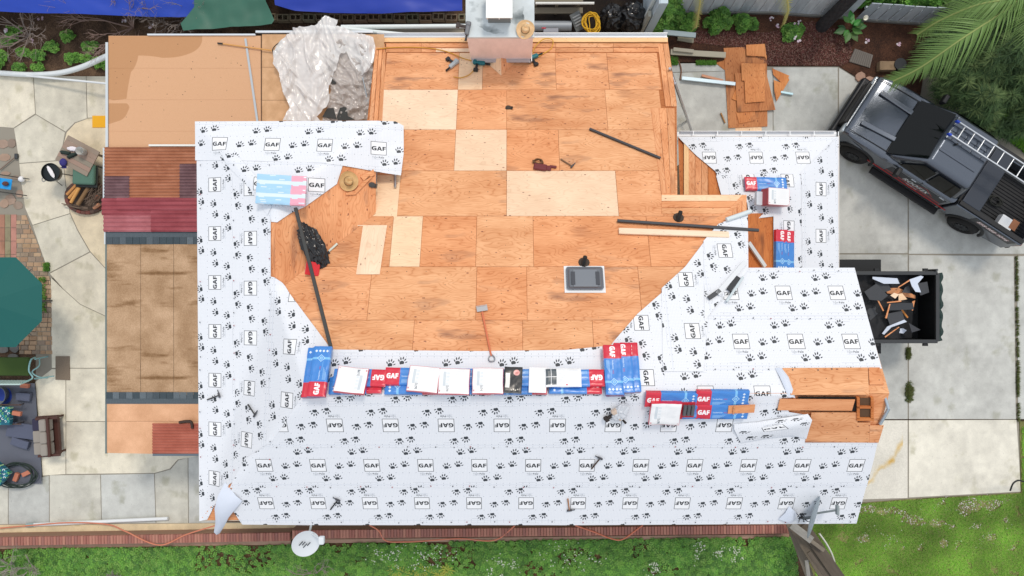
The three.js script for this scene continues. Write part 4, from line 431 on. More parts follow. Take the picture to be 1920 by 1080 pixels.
// ---------- pickup truck ----------
{ const t = thing('pickup_truck', 'dark grey lettered pickup truck with a ladder on its rack, parked on the driveway', 'truck');
  const o = G(1601, 288, 0.4).add(V(0.95 * 0.545, 0, -0.95 * 0.839)); t.position.set(o.x, 0, o.z); t.rotation.y = 147 * Math.PI / 180;
  const paint = phys([86, 93, 104], 0.24, 0.75, { clearcoat: 1, clearcoatRoughness: 0.08 }), trim = std([20, 21, 23], 0.55), glass = phys([5, 9, 10], 0.03, 0, { specularIntensity: 0.7 }), chrome = metal([180, 184, 188], 0.25), red = std([170, 40, 40], 0.4);
  const arc = (s, cx, a0, a1) => { for (let i = 0; i <= 12; i++) { const a = a0 + (a1 - a0) * i / 12; s.lineTo(cx + 0.52 * Math.cos(a), 0.42 + 0.52 * Math.sin(a)); } };
  const sh = new THREE.Shape(); sh.moveTo(0.86, 0.42); sh.lineTo(0.92, 0.6); sh.lineTo(0.9, 0.98); sh.quadraticCurveTo(0.86, 1.12, 0.7, 1.16); sh.quadraticCurveTo(0, 1.26, -0.6, 1.27); sh.lineTo(-2.72, 1.29); sh.lineTo(-2.72, 0.44); sh.lineTo(-0.7, 0.44); arc(sh, 0, Math.PI, 0); sh.closePath();
  const ext = (s, d, b) => { const g = new THREE.ExtrudeGeometry(s, { depth: d, bevelThickness: b, bevelSize: b * 0.7, bevelOffset: -b * 0.7, bevelSegments: 4, curveSegments: 10 }); g.translate(0, 0, -d / 2); return g; };
  const bodyG = ext(sh, 1.78, 0.11); { const Q = bodyG.attributes.position; for (let i = 0; i < Q.count; i++) { const x = Q.getX(i), y = Q.getY(i), z = Q.getZ(i); const k = Math.max(0, x - 0.1) / 0.8; let y2 = y; if (y > 1.0 && x > -0.6) y2 += 0.035 * Math.cos(Math.min(1, Math.abs(z) / 0.95) * 1.57) - 0.05 * Math.max(0, Math.abs(z) - 0.62); Q.setXYZ(i, x - 0.1 * k * z * z, y2, z * (1 - 0.09 * k * k)); } bodyG.computeVertexNormals(); }
  const body = mesh('body', bodyG, paint, t);
  const sb = new THREE.Shape(); sb.moveTo(-2.78, 0.46); sb.lineTo(-2.78, 1.3); sb.lineTo(-4.8, 1.34); sb.lineTo(-4.84, 0.6); sb.lineTo(-4.4, 0.5); arc(sb, -3.65, 0 + Math.PI, 0); sb.closePath();
  { const s2 = new THREE.Shape(); s2.moveTo(-4.84, 0.55); s2.lineTo(-4.8, 1.34); s2.lineTo(-2.78, 1.3); s2.lineTo(-2.78, 0.46); s2.lineTo(-3.1, 0.46); arc(s2, -3.65, 0, Math.PI); s2.closePath(); for (const s of [-1, 1]) { const g = ext(s2, 0.1, 0.05); g.translate(0, 0, s * 0.9); mesh('bed_side', g, paint, t); mesh('bed_rail', box(2.0, 0.03, 0.13, -3.79, 1.37, s * 0.9, 0.01), trim, t); } }
  const liner = mesh('bed_floor', box(2.0, 0.04, 1.7, -3.8, 0.82, 0), std([38, 38, 40], 0.7), t); for (let k = 0; k < 19; k++) mesh('rib', box(1.96, 0.03, 0.035, -3.8, 0.85, -0.8 + k * 0.089), std([30, 31, 32], 0.7), liner);
  mesh('tailgate', box(0.1, 0.75, 1.75, -4.82, 0.97, 0, 0.03), paint, t); mesh('headboard', box(0.06, 0.5, 1.75, -2.78, 1.06, 0), trim, t);
  mesh('toolbox', box(0.55, 0.4, 1.72, -3.08, 1.2, 0, 0.02), std([52, 58, 68], 0.45, 0.3), t);
  // greenhouse
  const gh = new RoundedBoxGeometry(2.3, 0.7, 1.86, 6, 0.14), P = gh.attributes.position; for (let i = 0; i < P.count; i++) { const k = (P.getY(i) + 0.35) / 0.7; const x = P.getX(i), f = (x + 1.15) / 2.3; P.setX(i, x - k * (f * 0.78 - (1 - f) * 0.22)); P.setZ(i, P.getZ(i) * (1 - k * 0.2)); P.setY(i, P.getY(i) + 0.04 * k * Math.cos(P.getZ(i))); } gh.computeVertexNormals(); gh.translate(-1.62, 1.56, 0); mesh('cab', gh, paint, t);
  const quad = (p, m, n, par = t) => { const g = new THREE.BufferGeometry(); const [a, b, c, d] = p.map(q => V(...q)); const pos = [], idx = [], N = 8; for (let i = 0; i <= N; i++) for (let j = 0; j <= N; j++) { const u = i / N, v = j / N, q = a.clone().lerp(b, u).lerp(d.clone().lerp(c, u), v); pos.push(q.x + 0.05 * Math.sin(u * 3.14) * (n === 'windshield' ? 1 : 0), q.y, q.z); } for (let i = 0; i < N; i++) for (let j = 0; j < N; j++) { const k = i * (N + 1) + j; idx.push(k, k + 1, k + N + 1, k + 1, k + N + 2, k + N + 1); } g.setAttribute('position', new THREE.Float32BufferAttribute(pos, 3)); g.setIndex(idx); g.computeVertexNormals(); return mesh(n, g, m, par); };
  quad([[-0.46, 1.31, -0.84], [-0.46, 1.31, 0.84], [-1.2, 1.945, 0.67], [-1.2, 1.945, -0.67]], glass, 'windshield');
  for (const s of [-1, 1]) { quad([[-0.85, 1.31, s * 0.935], [-1.68, 1.31, s * 0.945], [-1.66, 1.8, s * 0.83], [-1.3, 1.8, s * 0.815]], glass, 'front_window'); quad([[-1.76, 1.31, s * 0.945], [-2.55, 1.31, s * 0.94], [-2.44, 1.78, s * 0.82], [-1.74, 1.8, s * 0.83]], glass, 'rear_window'); }
  mesh('cowl', box(0.16, 0.03, 1.6, -0.5, 1.275, 0, 0.01), trim, t);
  for (const s of [-1, 1]) { { const hg = box(1.0, 0.05, 0.13, 0, 0, 0, 0.022); hg.rotateY(s * -0.06); hg.rotateZ(-0.085); mesh('hood_ridge', hg.translate(0.05, 1.262, s * 0.45), phys([112, 118, 128], 0.25, 0.6, { clearcoat: 1 }), t); const hs = box(1.3, 0.012, 0.014); hs.rotateZ(-0.085); mesh('hood_seam', hs.translate(0.08, 1.238, s * 0.8), trim, t); } mesh('roof_rib', box(1.1, 0.02, 0.08, -1.85, 1.955, s * 0.3, 0.008), paint, t); mesh('headlight', box(0.2, 0.2, 0.3, 0.74, 0.95, s * 0.74, 0.05), phys([190, 200, 206], 0.1, 0.2, { clearcoat: 1 }), t); const mr = mesh('side_mirror', box(0.13, 0.2, 0.26, -0.95, 1.36, s * 1.16, 0.04), trim, t); mesh('tail_light', box(0.06, 0.35, 0.12, -4.86, 1.05, s * 0.88, 0.02), phys([120, 16, 18], 0.2, 0), t); mesh('running_board', box(2.2, 0.07, 0.2, -1.75, 0.36, s * 1.05, 0.02), trim, t);
    const dr = mesh('door_seam', box(0.012, 0.75, 0.01, -1.72, 0.92, s * 0.998), trim, t); for (const x of [-1.52, -2.42]) mesh('door_handle', box(0.16, 0.035, 0.03, x, 1.15, s * 1.01, 0.01), chrome, t);
    for (const x of [0, -3.65]) { const ty = new THREE.TorusGeometry(0.3, 0.13, 14, 36); ty.scale(1, 1, 1.15); ty.translate(x, 0.42, s * 0.93); const w = mesh('wheel', ty, std([24, 24, 25], 0.85), t); const rm = cyl(0.22, 0.22, 0.18, 24); rm.rotateX(Math.PI / 2); rm.translate(x, 0.42, s * 0.95); mesh('rim', rm, std([30, 31, 33], 0.4, 0.6), w); const sp = []; for (let k = 0; k < 6; k++) { const b = box(0.05, 0.38, 0.02, 0, 0, 0); b.rotateZ(k * Math.PI / 6); b.translate(x, 0.42, s * 1.05); sp.push(b); } mesh('spokes', join(sp), std([48, 50, 53], 0.4, 0.5), w); const fl = new THREE.TorusGeometry(0.53, 0.045, 8, 24, Math.PI); fl.translate(x, 0.42, s * 0.99); mesh('fender_flare', fl, trim, t); } }
  mesh('grille', box(0.14, 0.36, 1.3, 0.85, 0.86, 0, 0.04), trim, t); mesh('bumper', box(0.26, 0.26, 1.8, 0.88, 0.55, 0, 0.08), std([34, 36, 40], 0.4, 0.4), t); mesh('rear_bumper', box(0.16, 0.18, 1.8, -4.92, 0.55, 0, 0.04), trim, t); mesh('hood_trim', box(0.05, 0.05, 1.5, 0.8, 1.1, 0, 0.02), chrome, t);
  const dec = (w, h, x, y, dr, px = 512) => { const g = new THREE.PlaneGeometry(w, h); g.rotateY(Math.PI); g.translate(x, y, -1.004); mesh('lettering', g, std([255, 255, 255], 0.4, 0.2, { map: ctex(px, Math.round(px * h / w), dr) }), t); };
  dec(1.75, 0.42, -1.72, 0.92, (c, w, h) => { c.fillStyle = '#33363a'; c.fillRect(0, 0, w, h); c.strokeStyle = '#b23a3a'; c.lineWidth = 7; c.beginPath(); c.moveTo(250, 40); c.lineTo(330, 4); c.lineTo(420, 70); c.stroke(); c.fillStyle = '#d8dadc'; c.font = 'bold italic 62px sans-serif'; c.textAlign = 'center'; c.fillText('ROOFIX', w / 2, 82); c.fillStyle = '#b23a3a'; c.fillRect(0, 92, w, 12); c.fillStyle = '#e8e8e8'; c.font = 'bold 16px sans-serif'; c.fillText('858-988-1016', w / 2, 118); });
  dec(1.25, 0.3, -4.05, 1.15, (c, w, h) => { c.fillStyle = '#33363a'; c.fillRect(0, 0, w, h); c.fillStyle = '#eceeee'; c.strokeStyle = '#a83038'; c.lineWidth = 6; c.font = 'bold italic 64px sans-serif'; c.textAlign = 'center'; c.strokeText('858-988-1016', w / 2, 82); c.fillText('858-988-1016', w / 2, 82); });
  mesh('side_stripe', box(2.6, 0.035, 0.012, -1.6, 0.66, -1.006), red, t);
  for (const [x, z] of [[-1.6, .0], [-1.6, .5], [-4.2, .0], [-4.2, .5]]) mesh('rack_post', box(0.04, x > -2 ? 0.08 : 0.7, 0.04, x, x > -2 ? 1.99 : 1.72, z), trim, t);
  const ld = thing('ladder', 'aluminium extension ladder with blue end caps on the truck rack', 'ladder'); ld.position.copy(t.position); ld.rotation.y = t.rotation.y; const al = metal([206, 210, 214], 0.35); for (const z of [0.07, 0.46]) { mesh('rail', box(4.1, 0.09, 0.035, -3.35, 2.07, z, 0.008), al, ld); mesh('end_cap', box(0.1, 0.1, 0.05, -1.27, 2.07, z, 0.015), std([30, 70, 190], 0.5), ld); } for (let k = 0; k < 13; k++) { const g = cyl(0.018, 0.018, 0.36, 10); g.rotateX(Math.PI / 2); mesh('rung', g.translate(-1.5 - k * 0.3, 2.08, 0.265), al, ld); }
  const bx = thing('carton', 'white carton lying in the truck bed', 'carton'); bx.position.copy(t.position); bx.rotation.y = t.rotation.y; mesh('carton', box(0.4, 0.2, 0.3, -4.3, 0.97, -0.55, 0.01), std([226, 228, 230], 0.7), bx); mesh('flap', box(0.2, 0.01, 0.28, -4.5, 1.07, -0.5), std([150, 100, 70], 0.8), bx);
  const cb = thing('cable_coil', 'dark cable coil on the ribbed truck bed floor', 'cable'); cb.position.copy(t.position); cb.rotation.y = t.rotation.y; const cp = []; for (let i = 0; i < 60; i++) { const a = i * 0.5; cp.push([-3.8 + Math.cos(a) * (0.16 + 0.05 * Math.sin(i * .7)), 0.89 + i * .0008, -0.15 + Math.sin(a) * 0.12]); } mesh('coil', tube(cp, 0.014, 240, 5), std([34, 36, 30], 0.6), cb); }
// ---------- dump trailer with debris ----------
{ const t = thing('dump_trailer', 'black dump trailer full of torn roofing beside the driveway joint', 'trailer'); const a = G(1638, 512, 1.45), b = G(1757, 640, 1.45); const x0 = a.x - 1.2, x1 = b.x, z0 = a.z, z1 = b.z, xm = (x0 + x1) / 2, zm = (z0 + z1) / 2, bk = std([30, 32, 34], 0.55, 0.3), rim = std([62, 64, 66], 0.45, 0.4);
  for (const z of [z0, z1]) { mesh('side_wall', box(x1 - x0, 0.85, 0.05, xm, 1.0, z), bk, t); mesh('top_rail', box(x1 - x0, 0.07, 0.1, xm, 1.45, z, 0.01), rim, t); for (const x of [x1 - 1.6, x1 - 0.3]) mesh('hinge', box(0.12, 0.06, 0.07, x, 1.42, z + (z < zm ? -0.09 : 0.09)), bk, t); }
  mesh('front_wall', box(0.05, 0.85, z1 - z0, x1, 1.0, zm), bk, t); mesh('top_rail', box(0.1, 0.07, z1 - z0, x1, 1.45, zm, 0.01), rim, t); mesh('floor', box(x1 - x0, 0.06, z1 - z0, xm, 0.6, zm), bk, t); mesh('rear_gate', box(0.05, 0.85, z1 - z0, x0, 1.0, zm), bk, t);
  mesh('fender', box(1.5, 0.05, 0.34, x0 + 1.0, 0.78, z0 - 0.22, 0.01), bk, t); mesh('fender', box(1.5, 0.05, 0.34, x0 + 1.0, 0.78, z1 + 0.22, 0.01), bk, t); for (const z of [z0 - 0.2, z1 + 0.2]) for (const x of [x0 + 0.7, x0 + 1.4]) { const g = new THREE.TorusGeometry(0.25, 0.1, 10, 24); g.translate(x, 0.35, z); mesh('wheel', g, std([22, 22, 22], 0.85), t); }
  { const pts = []; for (let i = 0; i < 16; i++) pts.push([x1 + 0.12 + 0.03 * Math.sin(i * 2.1), 1.35 + 0.02 * Math.sin(i * 3), z0 + (z1 - z0) * i / 15]); mesh('tarp_roll', tube(pts, 0.075, 50, 9), std([26, 52, 48], 0.7), t); }
  mesh('drawbar', box(0.5, 0.1, 0.12, x1 + 0.3, 0.55, zm, 0.02), bk, t); mesh('coupler', cyl(0.07, 0.08, 0.25, 14).translate(x1 + 0.5, 0.58, zm), metal([90, 92, 94], 0.4), t); mesh('jack', cyl(0.03, 0.03, 0.5, 10).translate(x1 - 0.06, 1.3, z0 - 0.08), metal([80, 82, 84], 0.4), t);
  const LT = H - 1.15, f1 = flat(1.34), g1 = 'scraps in the dump trailer';
  const bf = std([34, 36, 40], 0.8), rag = thing('torn_felt', 'heap of torn black roofing felt filling the trailer', 'debris'); { const q = [[x0 + .05, z0 + .05], [x1 - .35, z0 + .05], [x1 - .3, z1 - .05], [x0 + .05, z1 - .05]]; mesh('heap', drape(q, (x, z) => 1.17 + 0.16 * fbm(x * 1.3, z * 1.3, 4, 4) + 0.10 * Math.abs(nz(x * 3.2, z * 3.2)) - 0.5 * Math.max(0, (x - x1 + 0.9)), 0.05, (x, z) => [x, z]), bf, rag); }
  const sp = (poly, c, l, o = 0.06, name = 'scrap_board') => { const s = thing(name, l, 'debris', g1); const m = mesh('piece', slabPx(f1, poly, 0, 0.02, [R(), R()]), Array.isArray(c) ? std(c, 0.6) : c, s); s.rotation.set(rr(-0.03, 0.03), 0, rr(-0.02, 0.02)); return s; };
  const wd = PM[3]; const wl = 'thin wood batten in the trailer';
  sp([[1665, 541], [1690, 541], [1722, 555], [1722, 561], [1700, 557], [1668, 551]], wd, 'broad plywood offcut in the trailer, the largest wood piece'); sp([[1668, 556], [1675, 551], [1684, 554], [1677, 562]], PNEW[0], 'pale square plywood scrap beside the broad offcut'); sp([[1685, 553], [1692, 552], [1701, 563], [1685, 566]], PNEW[1], 'pale triangular plywood scrap on the broad offcut');
  for (const p of [[[1637, 554], [1639, 553], [1655, 585], [1653, 586]], [[1659, 564], [1685, 561], [1685, 563.5], [1659, 566]], [[1662, 571], [1664, 571], [1657, 598], [1654, 597]], [[1678, 537], [1699, 523], [1700, 525], [1679, 538]], [[1715, 565], [1720, 563], [1716, 582], [1714, 582]], [[1654, 632], [1680, 614], [1681, 615], [1655, 634]]]) sp(p, wd, wl, 0.1, 'batten');
  sp([[1693, 583], [1697, 582], [1708, 597], [1706, 599]], std([200, 130, 60], 0.8), 'orange splintered board in the trailer');
  for (const [p, l] of [[[[1634, 519], [1680, 522], [1684, 532], [1655, 532], [1634, 523]], 'white metal flashing along the north wall of the trailer'], [[[1701, 526], [1722, 519], [1727, 521], [1716, 534], [1722, 550], [1712, 549], [1705, 538]], 'bent white flashing sheet in the trailer'], [[[1652, 628], [1662, 615], [1694, 602], [1699, 606], [1670, 616], [1656, 630]], 'long white flashing strip at the south wall of the trailer'], [[[1690, 617], [1697, 616], [1704, 620], [1698, 626], [1690, 625]], 'small pale blue scrap in the trailer']]) sp(p, [206, 216, 232], l, 0.12, 'flashing_scrap');
  for (const [p, l] of [[[[1618, 545], [1640, 530], [1662, 552], [1650, 562], [1628, 560]], 'large dull black felt fold at the west end of the trailer'], [[[1640, 530], [1664, 528], [1672, 546], [1652, 552]], 'creased grey felt sheet beside the flashing'], [[[1622, 572], [1640, 566], [1652, 590], [1636, 604]], 'black felt flap hanging to the trailer west side'], [[[1660, 590], [1690, 584], [1696, 604], [1668, 612]], 'flat grey felt sheet below the rolled felt'], [[[1718, 530], [1738, 526], [1742, 546], [1726, 552]], 'small charcoal shingle near the trailer front wall']]) sp(p, [58, 61, 66], l, 0.1, 'felt_scrap');
  sp([[1698, 538], [1705, 535], [1708, 550], [1692, 548]], [56, 60, 66], 'grey felt square beside the bent flashing', 0.1, 'felt_scrap'); sp([[1664, 568], [1708, 568], [1710, 580], [1664, 582]], [46, 50, 56], 'rolled dark felt in the middle of the trailer', 0.1, 'felt_scrap'); sp([[1700, 604], [1722, 617], [1706, 622]], [50, 52, 58], 'dark felt triangle in the trailer', 0.1, 'felt_scrap'); }
// ---------- plywood pile, ladder, lumber on the north pad ----------
{ const lay = (p, m, h, name, l, r = 1.5708) => { const t = thing(name, l, 'board', name === 'pile_board' ? 'weathered plywood pile' : undefined); mesh('board', slabPx(flat(h), p, 0, 0.018, [R() * 3, R() * 3], r), m, t); };
  const w1 = plyMat(1, C(214, 186, 156)), w2 = plyMat(0, C(236, 206, 170)), w3 = plyMat(2, C(230, 196, 150));
  lay([[1357, 90], [1398, 88], [1400, 104], [1438, 104], [1439, 237], [1366, 240]], w1, 0.03, 'pile_board', 'largest dark plywood sheet at the bottom of the pile'); lay([[1399, 84], [1434, 82], [1438, 112], [1434, 106], [1400, 104]], w2, 0.09, 'pile_board', 'splintered plywood piece at the north end of the pile');
  lay([[1378, 137], [1437, 138], [1454, 206], [1383, 210]], w1, 0.08, 'pile_board', 'knotty dark sheet in the middle of the pile'); lay([[1390, 118], [1435, 120], [1434, 190], [1398, 193], [1396, 151], [1391, 151]], w2, 0.12, 'pile_board', 'top orange board of the pile with a notched side'); lay([[1451, 150], [1465, 155], [1478, 145], [1480, 150], [1456, 190], [1452, 170]], w3, 0.06, 'pile_board', 'orange board sticking out east of the pile'); lay([[1448, 128], [1480, 142], [1470, 160], [1450, 140]], w3, 0.05, 'pile_board', 'tan plywood scrap at the pile east edge'); lay([[1380, 210], [1415, 208], [1416, 226], [1386, 232]], w2, 0.05, 'pile_board', 'small plywood square at the south end of the pile'); lay([[1372, 185], [1380, 166], [1384, 190]], w3, 0.06, 'pile_board', 'broken triangular plywood scrap on the pile west side'); lay([[1342, 118], [1360, 112], [1360, 132]], w3, 0.02, 'pile_board', 'plywood triangle tucked under the pile west edge');
  lay([[1379, 239], [1428, 238], [1430, 300], [1379, 300]], PNEW[1], 0.01, 'clean_plywood', 'clean pale plywood sheet partly under the lower roof gutter');
  const ba = (a, b, w, h, c, l, n = 'lumber') => bar(flat(h), a, b, w, 0.05, 0, c, n, l, 'board'); ba([1257, 98], [1360, 104], 0.16, 0.1, std([176, 170, 152], 0.85), 'weathered grey plank beside the mulch, longest one'); ba([1262, 93], [1300, 97], 0.1, 0.18, std([170, 164, 148], 0.85), 'short grey plank lying on the longest plank'); ba([1243, 61], [1304, 67], 0.14, 0.3, std([150, 166, 172], 0.6), 'pale blue-grey board at the corner of the mulch bed'); ba([1270, 72], [1300, 77], 0.14, 0.06, std([150, 146, 128], 0.9), 'grey timber edging at the mulch bed');
  ba([1278, 147], [1378, 158], 0.1, 0.08, std([186, 204, 214], 0.45, 0.4), 'bent pale metal flashing strip west of the pile', 'flashing_strip'); ba([1315, 142], [1355, 152], 0.07, 0.05, std([206, 150, 120], 0.8), 'short pinkish board under the metal flashing'); ba([1463, 173], [1486, 177], 0.06, 0.03, std([176, 206, 216], 0.45, 0.4), 'small metal strip end east of the pile', 'flashing_strip'); ba([1351, 212], [1359, 231], 0.03, 0.01, wdm(), 'thin wood sliver on the concrete'); function wdm() { return std([176, 130, 80], 0.8); }
  const t = thing('ladder', 'aluminium ladder leaning against the north-east eave', 'ladder'); const al = metal([196, 198, 204], 0.35), a0 = G(1290, 226, 0), a1 = G(1300, 224, 0), b0 = pN.pix(1256, 128, 0.1), b1 = pN.pix(1262, 122, 0.1); const B0 = V(b0.x, b0.y, b0.z), A0 = a0, dz = V(0.12, 0, 0.36); mesh('rail', rod(A0, B0, 0.035, 6), al, t); mesh('rail', rod(A0.clone().add(dz), B0.clone().add(dz), 0.035, 6), al, t); for (let k = 1; k < 10; k++) { const p = A0.clone().lerp(B0, k / 10); mesh('rung', rod(p, p.clone().add(dz), 0.016, 6), al, t); }
  const h = thing('garden_hose', 'thin brown garden hose curling on the concrete by the eave', 'hose'); mesh('hose', tube([G(1256, 105, .02), G(1270, 112, .02), G(1277, 130, .02), G(1275, 150, .02)], 0.02, 30, 6), std([120, 82, 60], 0.7), h);
  for (const [x, y] of [[1614, 144], [1630, 152], [1648, 163]]) { const s = thing('stepping_stone', x < 1620 ? 'pinkish round stone first in the row by the truck nose' : x < 1640 ? 'pinkish round stone second in the row by the truck nose' : 'grey round stone touching the truck nose', 'stone'); mesh('stone', slabPx(flat(0.06), Array.from({ length: 9 }, (_, i) => [x + Math.cos(i * .7) * 10 * rr(.85, 1.05), y + Math.sin(i * .7) * 10 * rr(.85, 1.05)]), 0, 0.08, [R(), R()]), std(x > 1640 ? [150, 150, 140] : [206, 168, 150], 0.9, 0, { map: concTex }), s); }
  const mt = thing('slate_slab', 'ribbed grey slab lying on the soil bed', 'slab'); mesh('slab', slabPx(flat(0.05), [[1603, 91], [1637, 103], [1631, 127], [1592, 115]], 0, 0.05, [0, 0]), std([118, 112, 106], 0.85), mt); for (let k = 0; k < 10; k++) mesh('rib', slabPx(flat(0.06), [[1603 + k * 3.3 - 10 * 0, 91.5 + k * 1.2], [1604.4 + k * 3.3, 92 + k * 1.2], [1594 + k * 3.9, 115 + k * 1.2], [1592.6 + k * 3.9, 114.6 + k * 1.2]], 0, 0.02), std([104, 98, 92], 0.85), mt);
  const bk = thing('concrete_block', 'tan concrete block in the soil by the palm frond', 'block'); { const p = G(1658, 127); mesh('block', box(0.46, 0.2, 0.26, p.x, 0.1, p.z, 0.02), std([160, 136, 110], 0.9, 0, { map: concTex }), bk); } const pot = thing('plant_pot', 'small black pot beside the concrete block', 'pot'); { const p = G(1680, 125); mesh('pot', cyl(0.17, 0.13, 0.24, 18).translate(p.x, 0.12, p.z), std([40, 44, 48], 0.7), pot); } }
// ---------- north alley ----------
{ const t = thing('siding_wall', 'pale blue clapboard shed wall beside the alley', 'wall'); const a = G(1207, 66), m = std([188, 204, 212], 0.7); mesh('wall', box(0.2, 2.2, 5, a.x + 0.1, 1.1, a.z - 2.5), m, t); for (let k = 0; k < 9; k++) mesh('clapboard', box(0.03, 0.22, 5, a.x - 0.01, 0.14 + k * 0.24, a.z - 2.5).rotateZ(0), std([196, 210, 218], 0.65), t); mesh('downspout', box(0.09, 2.2, 0.08, a.x - 0.08, 1.1, a.z - 0.25, 0.02), std([226, 236, 236], 0.5), t);
  const bagAt = (x, y, l, s) => { const b = thing('trash_bag', l, 'bag', 'black bags in the alley'), p = G(x, y); b.position.copy(p); mesh('body', lump(0.36 * s, 0.42 * s, 0.38 * s, 0.16, 1.7), blackPlastic, b); mesh('knot', lump(0.09, 0.09, 0.09, 0.25, 2, 2).translate(0.03, 0.72 * s, 0), blackPlastic, b); }; bagAt(1145, 42, 'tied black trash bag in the alley beside the yellow cord', 0.95); bagAt(1180, 44, 'bulging black trash bag against the clapboard wall', 1.1);
  const c = thing('extension_cord', 'coiled yellow extension cord hung in the alley', 'cord'), cp = [], o = G(1108, 43, 0.7); for (let i = 0; i < 130; i++) { const a = i * 0.48; cp.push([o.x + Math.cos(a) * (0.2 + 0.06 * Math.sin(i * .9)) + (i > 100 ? (i - 100) * .004 : 0), o.y + 0.05 * Math.sin(i * .37), o.z + Math.sin(a) * (0.25 + 0.06 * Math.sin(i * .53))]); } mesh('coil', tube(cp, 0.014, 700, 5), std([222, 172, 24], 0.6), c);
  const s = thing('storage_shelf', 'weathered timber rack standing in the alley', 'shelf'), wm = std([128, 120, 104], 0.9), q = G(1035, 38); for (let k = 0; k < 3; k++) mesh('board', box(1.4, 0.05, 0.2, q.x + 0.1, 0.9, q.z - 0.85 + k * 0.3), wm, s); for (const x of [-0.5, 0.1, 0.7]) mesh('post', box(0.08, 0.9, 0.08, q.x + x, 0.45, q.z - 0.2), wm, s); mesh('shelf', box(1.45, 0.06, 0.16, q.x + 0.1, 0.55, q.z - 0.05), wm, s);
  const tb = thing('duct_tube', 'grey round duct lying at the alley mouth', 'duct'), g = cyl(0.14, 0.14, 1.05, 20); g.rotateZ(Math.PI / 2); { const p = G(1036, 49, 0.5); mesh('tube', g.translate(p.x, p.y, p.z), std([150, 156, 162], 0.5, 0.3), tb); }
  const bx = thing('crate', 'grey plastic crate with red and blue labels in the alley', 'crate'); { const p = G(1032, 60, 0.3); mesh('crate', box(0.42, 0.3, 0.24, p.x, 0.45, p.z, 0.02), std([150, 152, 160], 0.6), bx); mesh('label', box(0.12, 0.01, 0.12, p.x - 0.2, 0.61, p.z - 0.04), std([190, 40, 56], 0.6), bx); mesh('label', box(0.1, 0.01, 0.1, p.x + 0.14, 0.61, p.z - 0.06), std([190, 40, 56], 0.6), bx); } const bu = thing('bucket', 'black bucket beside the grey crate', 'bucket'); { const p = G(1060, 60); const pr = [[.001, 0], [.13, 0], [.16, .34], [.15, .34], [.12, .02]].map(a => new THREE.Vector2(...a)); const l = new THREE.LatheGeometry(pr, 24); mesh('bucket', l.translate(p.x, 0.15, p.z), std([24, 25, 27], 0.5), bu); }
  const cr = thing('folding_trestle', 'grey folding frame leaning behind the yellow cord', 'frame'); { const p = G(1083, 40, 0.6), g2 = box(0.3, 0.05, 0.5, 0, 0, 0, 0.01); g2.rotateX(0.5); g2.rotateY(0.5); mesh('panel', g2.translate(p.x, p.y, p.z), std([104, 108, 108], 0.6), cr); for (let k = 0; k < 4; k++) { const b = box(0.22, 0.02, 0.03, 0, 0.04, -0.15 + k * 0.08); b.rotateX(0.5); b.rotateY(0.5); mesh('slat', b.translate(p.x, p.y, p.z), std([150, 154, 156], 0.5), cr); } }
  const fl = struct('path', slabPx(flat(0.01), rectPx(1003, -60, 1206, 70), 0, 0.03), std([104, 98, 88], 0.95, 0, { map: soilTex }), 'dark dirt alley north of the house'); const pi = thing('pipe', 'white pipe lying across the alley shelf', 'pipe'); mesh('pipe', rod(G(1004, 6, 1), G(1114, 6, 1), 0.035, 10), std([226, 226, 220], 0.5), pi);
  const pl2 = thing('plank', 'grey timber leaning on the clapboard wall', 'board'); mesh('plank', box(0.08, 1.4, 0.16, G(1200, 62).x, 0.7, G(1200, 62).z).rotateZ(0), std([160, 160, 150], 0.85), pl2);
  // white plank fences
  const fence = (x0, y0, x1, y1, h, lean, l) => { const f = thing('plank_fence', l, 'fence'), A = G(x0, y0), B = G(x1, y1), n = Math.round(A.distanceTo(B) / 0.29), an = -Math.atan2(B.z - A.z, B.x - A.x), ms = [[196, 206, 214], [184, 194, 202], [206, 214, 220]].map(c => std(c, 0.75, 0, { map: grit([238, 238, 238], 30, 6, 44, 1.5) })); for (let i = 0; i < n; i++) { const p = A.clone().lerp(B, (i + .5) / n), g = box(0.275, h + rr(-.03, .03), 0.025, 0, h / 2 + 0.08, 0, 0.006); g.rotateX(-lean); g.rotateY(an); const m = mesh('plank', g, ms[R() * 3 | 0], f); m.position.copy(p); } const r = mesh('rail', box(A.distanceTo(B), 0.09, 0.05, 0, h * 0.7, -0.05).rotateX(-lean).rotateY(an), std([170, 178, 184], 0.8), f); r.position.copy(A.clone().lerp(B, .5)); const bs = mesh('base_rail', box(A.distanceTo(B), 0.1, 0.06, 0, 0.06, 0.02).rotateY(an), std([120, 120, 116], 0.85), f); bs.position.copy(A.clone().lerp(B, .5)); };
  fence(1268, 25, 1440, 24, 1.5, 0.1, 'white plank fence behind the leafy shrubs'); fence(1440, 24, 1590, 34, 1.5, 0.12, 'white plank fence joint section behind the palm trunk'); fence(1602, 37, 1740, 46, 0.85, 0.1, 'low white plank fence below the green hedge'); fence(1740, 46, 1990, 60, 0.85, 0.1, 'low white plank fence running behind the dark tree');
  // pipes and block wall west of the chimney
  const pv = std([232, 240, 238], 0.4); for (const [a, b, r, l] of [[[640, 51, 1.2], [876, 49, 1.2], 0.06, 'thick white pipe running level to the chimney'], [[600, 50, 1.25], [800, 69, 1.2], 0.055, 'thick white pipe slanting down to the eave']]) { const p = thing('white_pipe', l, 'pipe'); mesh('pipe', rod(G(...a), G(...b), r, 14), pv, p); }
